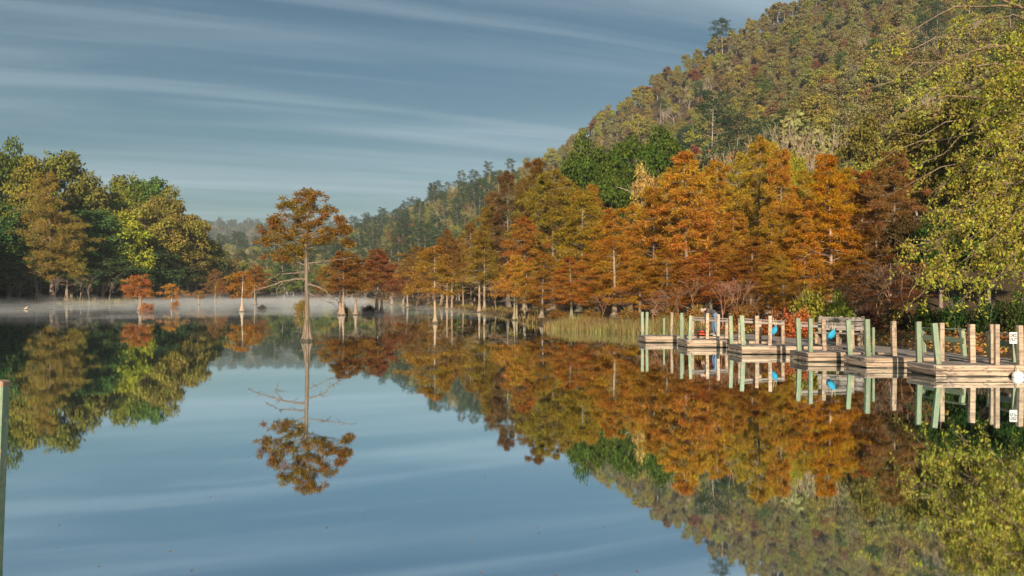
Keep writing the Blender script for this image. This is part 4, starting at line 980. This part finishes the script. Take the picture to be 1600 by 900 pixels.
def gn_woods(name, P, sc, kind, label=None):
    me = bpy.data.meshes.new(name); me.vertices.add(len(P)); me.vertices.foreach_set('co', np.asarray(P, np.float32).ravel())
    a = me.attributes.new('sc', 'FLOAT', 'POINT'); a.data.foreach_set('value', np.asarray(sc, np.float32))
    a = me.attributes.new('kind', 'INT', 'POINT'); a.data.foreach_set('value', np.asarray(kind, np.int32))
    o = link(name, me)
    g = bpy.data.node_groups.new(name, 'GeometryNodeTree')
    g.interface.new_socket('Geometry', in_out='INPUT', socket_type='NodeSocketGeometry'); g.interface.new_socket('Geometry', in_out='OUTPUT', socket_type='NodeSocketGeometry')
    N = g.nodes.new; gi, go = N('NodeGroupInput'), N('NodeGroupOutput')
    ci = N('GeometryNodeCollectionInfo'); ci.inputs['Collection'].default_value = src_coll; ci.inputs['Separate Children'].default_value = True; ci.inputs['Reset Children'].default_value = True
    ip = N('GeometryNodeInstanceOnPoints'); ip.inputs['Pick Instance'].default_value = True
    na1 = N('GeometryNodeInputNamedAttribute'); na1.data_type = 'FLOAT'; na1.inputs[0].default_value = 'sc'
    na2 = N('GeometryNodeInputNamedAttribute'); na2.data_type = 'INT'; na2.inputs[0].default_value = 'kind'
    rv = N('FunctionNodeRandomValue'); rv.data_type = 'FLOAT_VECTOR'; rv.inputs[0].default_value = (-.06, -.06, 0); rv.inputs[1].default_value = (.06, .06, 6.28)
    l = g.links.new
    l(gi.outputs[0], ip.inputs['Points']); l(ci.outputs[0], ip.inputs['Instance']); l(na2.outputs[0], ip.inputs['Instance Index'])
    l(na1.outputs[0], ip.inputs['Scale']); l(rv.outputs[0], ip.inputs['Rotation']); l(ip.outputs[0], go.inputs[0])
    md = o.modifiers.new('woods', 'NODES'); md.node_group = g
    tag(o, label, None, None, 'stuff'); return o
far_ = ~isnear
gn_woods('hillside_woods', np.stack([X, Y, Z-.2], 1)[far_], SC[far_]*1.05, K[far_]*2+r2.integers(0, 2, far_.sum()), 'mixed autumn woods covering the right hillside')
# lower slopes behind the far shore and the distant ridges
X, Y = scatter(16000, -0.42, -0.02, 270, 1000, r2); s = lake_sd(X, Y); ok = s > 3
X, Y = X[ok], Y[ok]; rr_ = np.hypot(X, Y); kp = thin(X, Y, np.clip(4+rr_/150, 4, 5.9)); X, Y = X[kp], Y[kp]; Z = height(X, Y)
K = np.where(r2.random(len(X)) < .62, r2.choice([3, 2, 3, 0, 3, 6], len(X)), r2.choice([0, 1, 2, 7, 4], len(X)))
gn_woods('valley_woods', np.stack([X, Y, Z-.2], 1), r2.uniform(.8, 1.5, len(X)), K*2+r2.integers(0, 2, len(X)), 'dark green woods on the low slopes behind the far shore')
X, Y = scatter(9000, -0.44, -0.06, 1250, 2300, r2); Z = height(X, Y); K = r2.choice([0, 1, 2, 3, 6, 7, 1], len(X))
gn_woods('distant_ridge_woods', np.stack([X, Y, Z-.5], 1), r2.uniform(1.3, 2.4, len(X)), K*2+r2.integers(0, 2, len(X)), 'hazy woods on the farthest ridge')
# the left forest goes on towards the camera, outside the frame, and shades the far part; and behind the built rows
X = r2.uniform(-190, -78, 1500); Y = r2.uniform(-20, 330, 1500); s = lake_sd(X, Y)
inframe = (X > -0.60*Y-4)
ok = (s > 3) & (~inframe | (s > 14)); X, Y, inframe = X[ok], Y[ok], inframe[ok]; kp = thin(X, Y, np.full(len(X), 5.5)); X, Y, inframe = X[kp], Y[kp], inframe[kp]; Z = height(X, Y)
K = r2.choice([3, 0, 5, 3, 1], len(X))
gn_woods('left_bank_woods', np.stack([X, Y, Z-.3], 1), np.where(inframe, r2.uniform(1.4, 1.9, len(X)), r2.uniform(2.4, 3.3, len(X))), K*2+r2.integers(0, 2, len(X)), 'green woods filling the left bank behind the front trees')
# ------------------------------------------------------------------ shrubs, thickets, reeds, litter
SHR = [shrub(800+i, 2.0, 1.5, n=2600, leaf=.16) for i in range(2)]
for (x, d, yt, rp, cl, v, lab, nm) in [
    (1264, 39.5, 434, 36, (0.34, .33, .05), 0, 'yellow-green bush behind the dock, left half of the pair', 'bush'), (1308, 39.0, 440, 32, (0.24, .28, .045), 1, 'greener bush behind the bench, right half of the pair', 'bush'),
    (1246, 38.4, 474, 34, (0.42, .12, .04), 0, 'red-leaved low bush under the yellow-green one', 'bush'), (1208, 39.8, 474, 24, (0.30, .11, .03), 1, 'orange-brown low bush left of the red-leaved one', 'bush'),
    (1355, 43, 470, 26, (0.15, .05, .03), 0, 'dark red twiggy bush right of the bench', 'bush'), (1400, 42, 462, 28, (0.10, .06, .03), 1, 'dark brown bush behind the bare post', 'bush'),
    (1448, 40, 462, 30, (0.07, .11, .02), 0, 'green bush behind the green railing', 'bush'), (1495, 40, 450, 34, (0.045, .08, .018), 1, 'dark green bush right of the green railing', 'bush'),
    (1545, 39, 452, 34, (0.045, .075, .018), 0, 'dark green bush behind the lettered sign', 'bush'), (1590, 38, 440, 34, (0.06, .09, .02), 1, 'dark green bush at the right border', 'bush'),
    (1160, 48, 470, 32, (0.28, .13, .035), 0, 'brown-orange bush right of the bending person', 'bush'), (1090, 50, 468, 32, (0.29, .15, .04), 1, 'tawny bush behind the bending person', 'bush'), (1040, 53, 472, 32, (0.27, .13, .04), 0, 'tawny bush above the far platform', 'bush'),
    (985, 57, 474, 24, (0.28, .15, .04), 1, 'tawny bush above the reeds', 'bush'), (925, 60, 478, 22, (0.26, .13, .04), 0, 'brown bush at the back of the reeds', 'bush'), (870, 64, 478, 22, (0.27, .14, .04), 1, 'brown bush left behind the reeds', 'bush'),
    (575, 100, 474, 15, (0.10, .08, .03), 0, 'dark bushy growth round the foot of the dark rust cypress', 'bush'), (538, 90, 472, 13, (0.22, .17, .05), 1, 'olive bushy growth round the foot of the many stemmed cypress', 'bush'),
    (470, 96, 462, 16, (0.26, .17, .04), 0, 'small golden bush in the water behind the lone tall cypress', 'bush'), (410, 118, 474, 9, (0.10, .08, .05), 1, 'dark twiggy stump bush in the water left of the lone cypress', 'bush'),
    (230, 107, 470, 16, (0.40, .15, .06), 0, 'pinkish low leaves round the foot of the leftmost lake cypress', 'bush'), (275, 137, 465, 9, (0.34, .17, .05), 1, 'low leaves round the stumpy cypress base', 'bush')]:
    X = (x-800)/F*d; zb = max(ground(X, d), -0.02); H = CH-(yt-HZ)/F*d-zb; Rm = rp/F*d
    plant('bush', lab, 'bush', SHR[v], (X, d, zb), (Rm/1.5, Rm/1.5, max(H, .4)/2.0), rng.uniform(0, 6), jit(cl), BARK_GREY, None, ('stems', 'foliage'))
TW = ['behind the far platform', 'left of the bending person', 'right of the bending person', 'behind the farther blue bag', 'rising behind the bench', 'tall, right of the bench', 'tallest of its kind, behind the bare post', 'left of the green railing',
      'above the right half of the reeds', 'above the left half of the reeds', 'taller one right behind the bending person', 'taller one between the person and the farther blue bag', 'left of the reeds by the leaning pale stems',
      'tall, among the straight pale stems', 'farthest, by the small brown crown', 'small, by the far left of the grove', 'small, behind the narrow dark brown cypress']
for k, (x, d, yt) in enumerate([(1020, 52, 440), (1065, 50, 435), (1130, 49, 430), (1190, 47, 440), (1325, 44, 425), (1365, 43, 400), (1398, 42, 370), (1425, 43, 390), (940, 60, 452), (880, 66, 450), (1090, 55, 420), (1150, 52, 425), (825, 70, 455), (775, 100, 440), (615, 158, 440), (650, 140, 450), (700, 125, 448)]):
    X = (x-800)/F*d; zb = max(ground(X, d), 0); H = CH-(yt-HZ)/F*d-zb
    plant('twiggy_shrub', 'tangled leafless brown shrub '+TW[k], 'shrub', BAR[k % 3], (X, d, zb), (H/11*1.7, H/11*1.7, H/11), rng.uniform(0, 6), (0.30, .11, .03), jit((0.32, .2, .13), .2), 'tangled leafless shrubs at the foot of the grove')

def blades(name, n, test, h, w, lean, mat, seed, box, label):
    r = np.random.default_rng(seed); X = r.uniform(box[0], box[1], n*6); Y = r.uniform(box[2], box[3], n*6); s = lake_sd(X, Y)
    ok = test(X, Y, s); X, Y = X[ok][:n], Y[ok][:n]; Z = np.maximum(height(X, Y), -.05); m = len(X)
    hh = h*r.uniform(.5, 1.15, m)*(0.7+.6*vnoise(X, Y, 1.7, 2)); a = r.uniform(0, 6.28, m); ln = r.uniform(0, lean, m)*hh
    mb = MB(); b = np.stack([np.cos(a), np.sin(a), 0*a], 1)*w; P0 = np.stack([X, Y, Z-.03], 1)
    la = r.uniform(0, 6.28, m); P2 = P0+np.stack([np.cos(la)*ln, np.sin(la)*ln, hh], 1); P1 = P0+np.stack([np.cos(la)*ln*.3, np.sin(la)*ln*.3, hh*.55], 1)
    V = np.stack([P0-b, P0+b, P1+b*.8, P1-b*.8, P2], 1).reshape(-1, 3); i = np.arange(m)[:, None]*5
    mb.add(V, i+np.array([[0, 1, 2, 3]]), i+np.array([[3, 2, 4]]), np.repeat(np.clip(.5+.3*(vnoise(X, Y, 2.5, 9)-.5)+r.normal(size=m)*.16, 0, 1), 5))
    o = link(name, mb.mesh(name, [mat])); tag(o, label, None, None, 'stuff'); return o
M_dry = foliage_mat('dry_grass_blades', color=(0.24, 0.16, 0.06), hue=0.04, transl=0.3, noise=0.8)
blades('reeds', 9000, lambda X, Y, s: (s > -.8) & (s < 1.6) & (Y > 45) & (Y < 56.5), .62, .010, .35, M_grass, 3, (-1, 12, 42, 63), 'tawny and green reeds along the right bank')
blades('shore_grass', 6000, lambda X, Y, s: (s > -.2) & (s < 4), .5, .02, .6, M_dry, 4, (-40, 3, 62, 230), 'dry grass along the foot of the grove')
blades('far_reeds', 6000, lambda X, Y, s: (s > -1.0) & (s < 2.5) & (X < -60), 1.1, .05, .4, M_grass, 5, (-116, -60, 150, 305), 'pale reeds at the edge of the left forest')
M_lawn = foliage_mat('lawn_grass', color=(0.115, 0.125, 0.03), hue=.05, noise=.5)
blades('lawn_grass', 26000, lambda X, Y, s: (s > 0.1) & (X > 10), .10, .008, .8, M_lawn, 6, (10, 32, 20, 46), 'short grass on the bank behind the dock')
r = np.random.default_rng(8); n = 14000; X = r.uniform(10, 34, n); Y = r.uniform(20, 48, n); ok = lake_sd(X, Y) > .2; X, Y = X[ok], Y[ok]; Z = height(X, Y)+r.uniform(.01, .10, len(X)); n = len(X)
mb = MB(); mb.leaves(np.stack([X, Y, Z], 1), np.stack([r.normal(size=n), r.normal(size=n), r.normal(size=n)*.3], 1), np.stack([r.normal(size=n), r.normal(size=n), np.ones(n)*.5], 1), r.uniform(.07, .15, n), .035, r.random(n))
tag(link('fallen_leaves', mb.mesh('fallen_leaves', [M_lit])), 'orange fallen leaves on the bank behind the dock', kind='stuff')
# specks of leaf floating on the water
n = 240; d = np.concatenate([r.uniform(6.2, 30, 200), r.uniform(30, 60, 40)]); u = r.uniform(-.56, .56, n); X = u*d; Y = d; ok = lake_sd(X, Y) < -1; X, Y = X[ok], Y[ok]; n = len(X)
mb = MB(); mb.leaves(np.stack([X, Y, np.full(n, .006)], 1), np.stack([r.normal(size=n), r.normal(size=n), r.normal(size=n)*.06], 1), np.stack([r.normal(size=n)*.12, r.normal(size=n)*.12, np.ones(n)], 1), r.uniform(.018, .05, n), .009, r.random(n))
tag(link('floating_leaves', mb.mesh('floating_leaves', [M_lit])), 'brown leaf specks floating on the calm water', kind='stuff')
# driftwood far out on the left
lg = at(40, 484.5, 119); o = thing('driftwood_log', 'thin floating log with a pale upturned broken end far out on the left', 'log', (lg[0], 119, 0.03))
mb = MB(); mb.tube([(-1.6, 0, 0), (0, .1, .03), (2.2, 0, .02), (3.6, .2, -.03)], [.04, .07, .07, .03], 6); link('stem', mb.mesh('stem', [M_bark]), o, color=(0.2, .15, .12))
mb = MB(); mb.tube([(-.1, 0, .03), (.12, 0, .22), (.3, 0, .34)], [.09, .07, .03], 6); mb.tube([(-.1, 0, .05), (-.25, 0, .13)], [.07, .03], 6); link('broken_end', mb.mesh('broken_end', [M_bark]), o, color=(0.75, .6, .42))

# ------------------------------------------------------------------ the leafy tree that overhangs the dock from the right bank
def overhang():
    r = np.random.default_rng(77); tm = MB(); cm_ = MB(); base = np.array([18.6, 28.5, 0.0])
    zs = np.linspace(0, 1, 7); H = 13.5
    P = np.stack([base[0]-1.2*zs+.3*np.sin(zs*5), base[1]-.8*zs, zs*H], 1); P[0, 2] = -.4
    tm.tube(P, .34*(1.05-zs)**.8+.02, 9)
    tips = [(1408, 412, 26), (1432, 455, 26), (1455, 425, 26.5), (1500, 472, 25.6), (1540, 455, 26), (1580, 440, 25), (1470, 380, 27), (1520, 400, 25), (1445, 350, 27), (1450, 300, 27), (1425, 395, 25.5), (1490, 340, 25), (1560, 370, 26),
            (1440, 250, 27), (1405, 215, 27), (1370, 190, 28), (1350, 140, 28), (1345, 90, 28), (1400, 120, 27), (1390, 60, 27), (1430, 160, 26), (1470, 110, 26), (1480, 210, 26), (1500, 280, 27), (1540, 230, 25), (1570, 300, 26), (1590, 200, 26), (1550, 130, 25),
            (1510, 50, 26), (1580, 60, 25), (1460, 0, 27), (1560, -30, 25), (1610, 130, 25), (1620, 260, 25), (1640, 360, 25), (1640, 30, 25), (1620, 440, 25), (1600, -60, 26), (1475, 448, 26.5), (1530, 330, 27), (1360, 250, 28.5), (1385, 300, 28)]
    for k in range(12): tips.append((r.uniform(1470, 1660), r.uniform(150, 430), r.uniform(24.5, 29)))
    for (x, y, d) in tips:
        e = at(x, y, d); zt = np.clip(e[2]*.75+2.2+r.normal()*.5, 2.5, 12.5)
        b = np.array([np.interp(zt/H, zs, P[:, c]) for c in range(3)])
        L = np.linalg.norm(e-b); s = np.linspace(0, 1, 9)
        C = b+(e-b)*s[:, None]; C[:, 2] += np.sin(s*math.pi)*L*.13; C += r.normal(size=C.shape)*.045*np.sqrt(s)[:, None]*L*.5
        tm.tube(C, np.linspace(.03+.004*L, .006, 9), 5)
        sparse = (x < 1445 and y < 330) or (x < 1530 and y < 200)
        nbr = int(L*(4.9 if not sparse else 1.25))
        for q in range(nbr):
            sq = r.uniform(.30, 1.0); p0 = np.array([np.interp(sq, s, C[:, c]) for c in range(3)])
            dr = (e-b)/L*.7+r.normal(size=3)*.55+np.array([0, 0, -.24]); dr /= np.linalg.norm(dr); l2 = r.uniform(.35, 1.15)
            t3 = np.linspace(0, 1, 4)[:, None]; S = p0+dr*l2*t3+np.array([0, 0, -.22*l2])*t3**2
            tm.tube(S, [.012, .009, .006, .003], 3)
            if r.random() < .12: continue
            m = r.integers(22, 40); f = r.uniform(.15, 1.05, m)
            pp = np.stack([np.interp(f, t3[:, 0], S[:, c]) for c in range(3)], 1)+r.normal(size=(m, 3))*.055
            A = r.normal(size=(m, 3))*.6+np.array([0, 0, -.45])
            tb = np.clip(r.normal(.45, .13), 0, 1)
            cm_.leaves(pp, A, r.normal(size=(m, 3))+np.array([-.1, -.6, .3]), r.uniform(.05, .145, m), r.uniform(.018, .038, m), np.clip(tb+r.normal(size=m)*.24, 0, 1))
    return base, tm, cm_
b_, tm_, cm2 = overhang()
for M_ in (tm_, cm2): M_.V = [v-b_.astype(np.float32) for v in M_.V]
ot = thing('overhanging_tree', 'near leafy yellow-green tree whose branches droop over the dock from the right', 'tree', b_)
link('trunk', tm_.mesh('trunk', [M_bark]), ot, color=(0.26, .19, .13)); link('crown', cm2.mesh('crown', [M_broad]), ot, color=(0.38, .345, .055))

# ------------------------------------------------------------------ mist lying on the far water, and the air
def volume_mat(name, color, dens, aniso):
    m, t, n, out = new_mat(name)
    v = n('ShaderNodeVolumePrincipled'); v.inputs['Color'].default_value = (*color, 1); v.inputs['Density'].default_value = dens; v.inputs['Anisotropy'].default_value = aniso
    t.links.new(v.outputs[0], out.inputs['Volume']); return m
def mist(name, dens, hmax, seed, thr, y0, sx, label):
    """a low bank of mist: a closed sheet whose top billows"""
    xs = np.linspace(-130, 12, 150); ys = np.linspace(40, 320, 190); GX, GY = np.meshgrid(xs, ys, indexing='ij'); s = lake_sd(GX, GY)
    nz = vnoise(GX, GY, sx, seed)*.6+vnoise(GX, GY, sx*.37, seed+1)*.4
    hgt = hmax*np.clip((nz-thr)*2.2, 0, 1)*sstep(1.5, -3, s)*sstep(y0, y0+110, GY+.12*np.abs(GX+20))*sstep(12, -2, GX)
    hgt = np.where(hgt < .03, 0, hgt)
    top = np.stack([GX, GY, .03+hgt], -1); bot = np.stack([GX, GY, np.full_like(GX, .025)], -1)
    nx, ny = GX.shape; V = np.concatenate([top.reshape(-1, 3), bot.reshape(-1, 3)]); o_ = nx*ny
    i, j = np.meshgrid(np.arange(nx-1), np.arange(ny-1), indexing='ij'); a = (i*ny+j).ravel(); A = np.stack([a, a+ny, a+ny+1, a+1], 1)
    H_ = hgt.ravel(); keep = H_[A].max(1) > 0; A = A[keep]
    B = A[:, ::-1]+o_
    # close the rim
    e = {}
    for q in A:
        for k in range(4):
            u, v = int(q[k]), int(q[(k+1) % 4])
            if (v, u) in e: del e[(v, u)]
            else: e[(u, v)] = 1
    S = np.array([(v, u, u+o_, v+o_) for (u, v) in e])
    Q = np.concatenate([A, B, S]); used, inv = np.unique(Q, return_inverse=True)
    me = build(name, V[used], inv.reshape(-1, 4), None, [volume_mat(name, (0.99, 0.99, 0.99), dens, 0.0)], smooth=False)
    o = link(name, me); tag(o, label, None, None, 'stuff'); return o
mist('mist', 0.006, 1.1, 3, .24, 44, 22, 'thin white mist lying on the far water')
mist('mist', 0.015, 2.8, 7, .46, 66, 9, 'rising wisps of mist over the far left water')

bm = bmesh.new(); bmesh.ops.create_cube(bm, size=1)
for v in bm.verts: v.co = Vector((v.co.x*7400, v.co.y*7400, -5 if v.co.z < 0 else 215))
me = bpy.data.meshes.new('haze'); bm.to_mesh(me); bm.free(); me.materials.append(volume_mat('haze_air', (0.80, 0.90, 1.0), 0.00017, 0.0))
tag(link('haze', me), None, None, None, 'stuff')
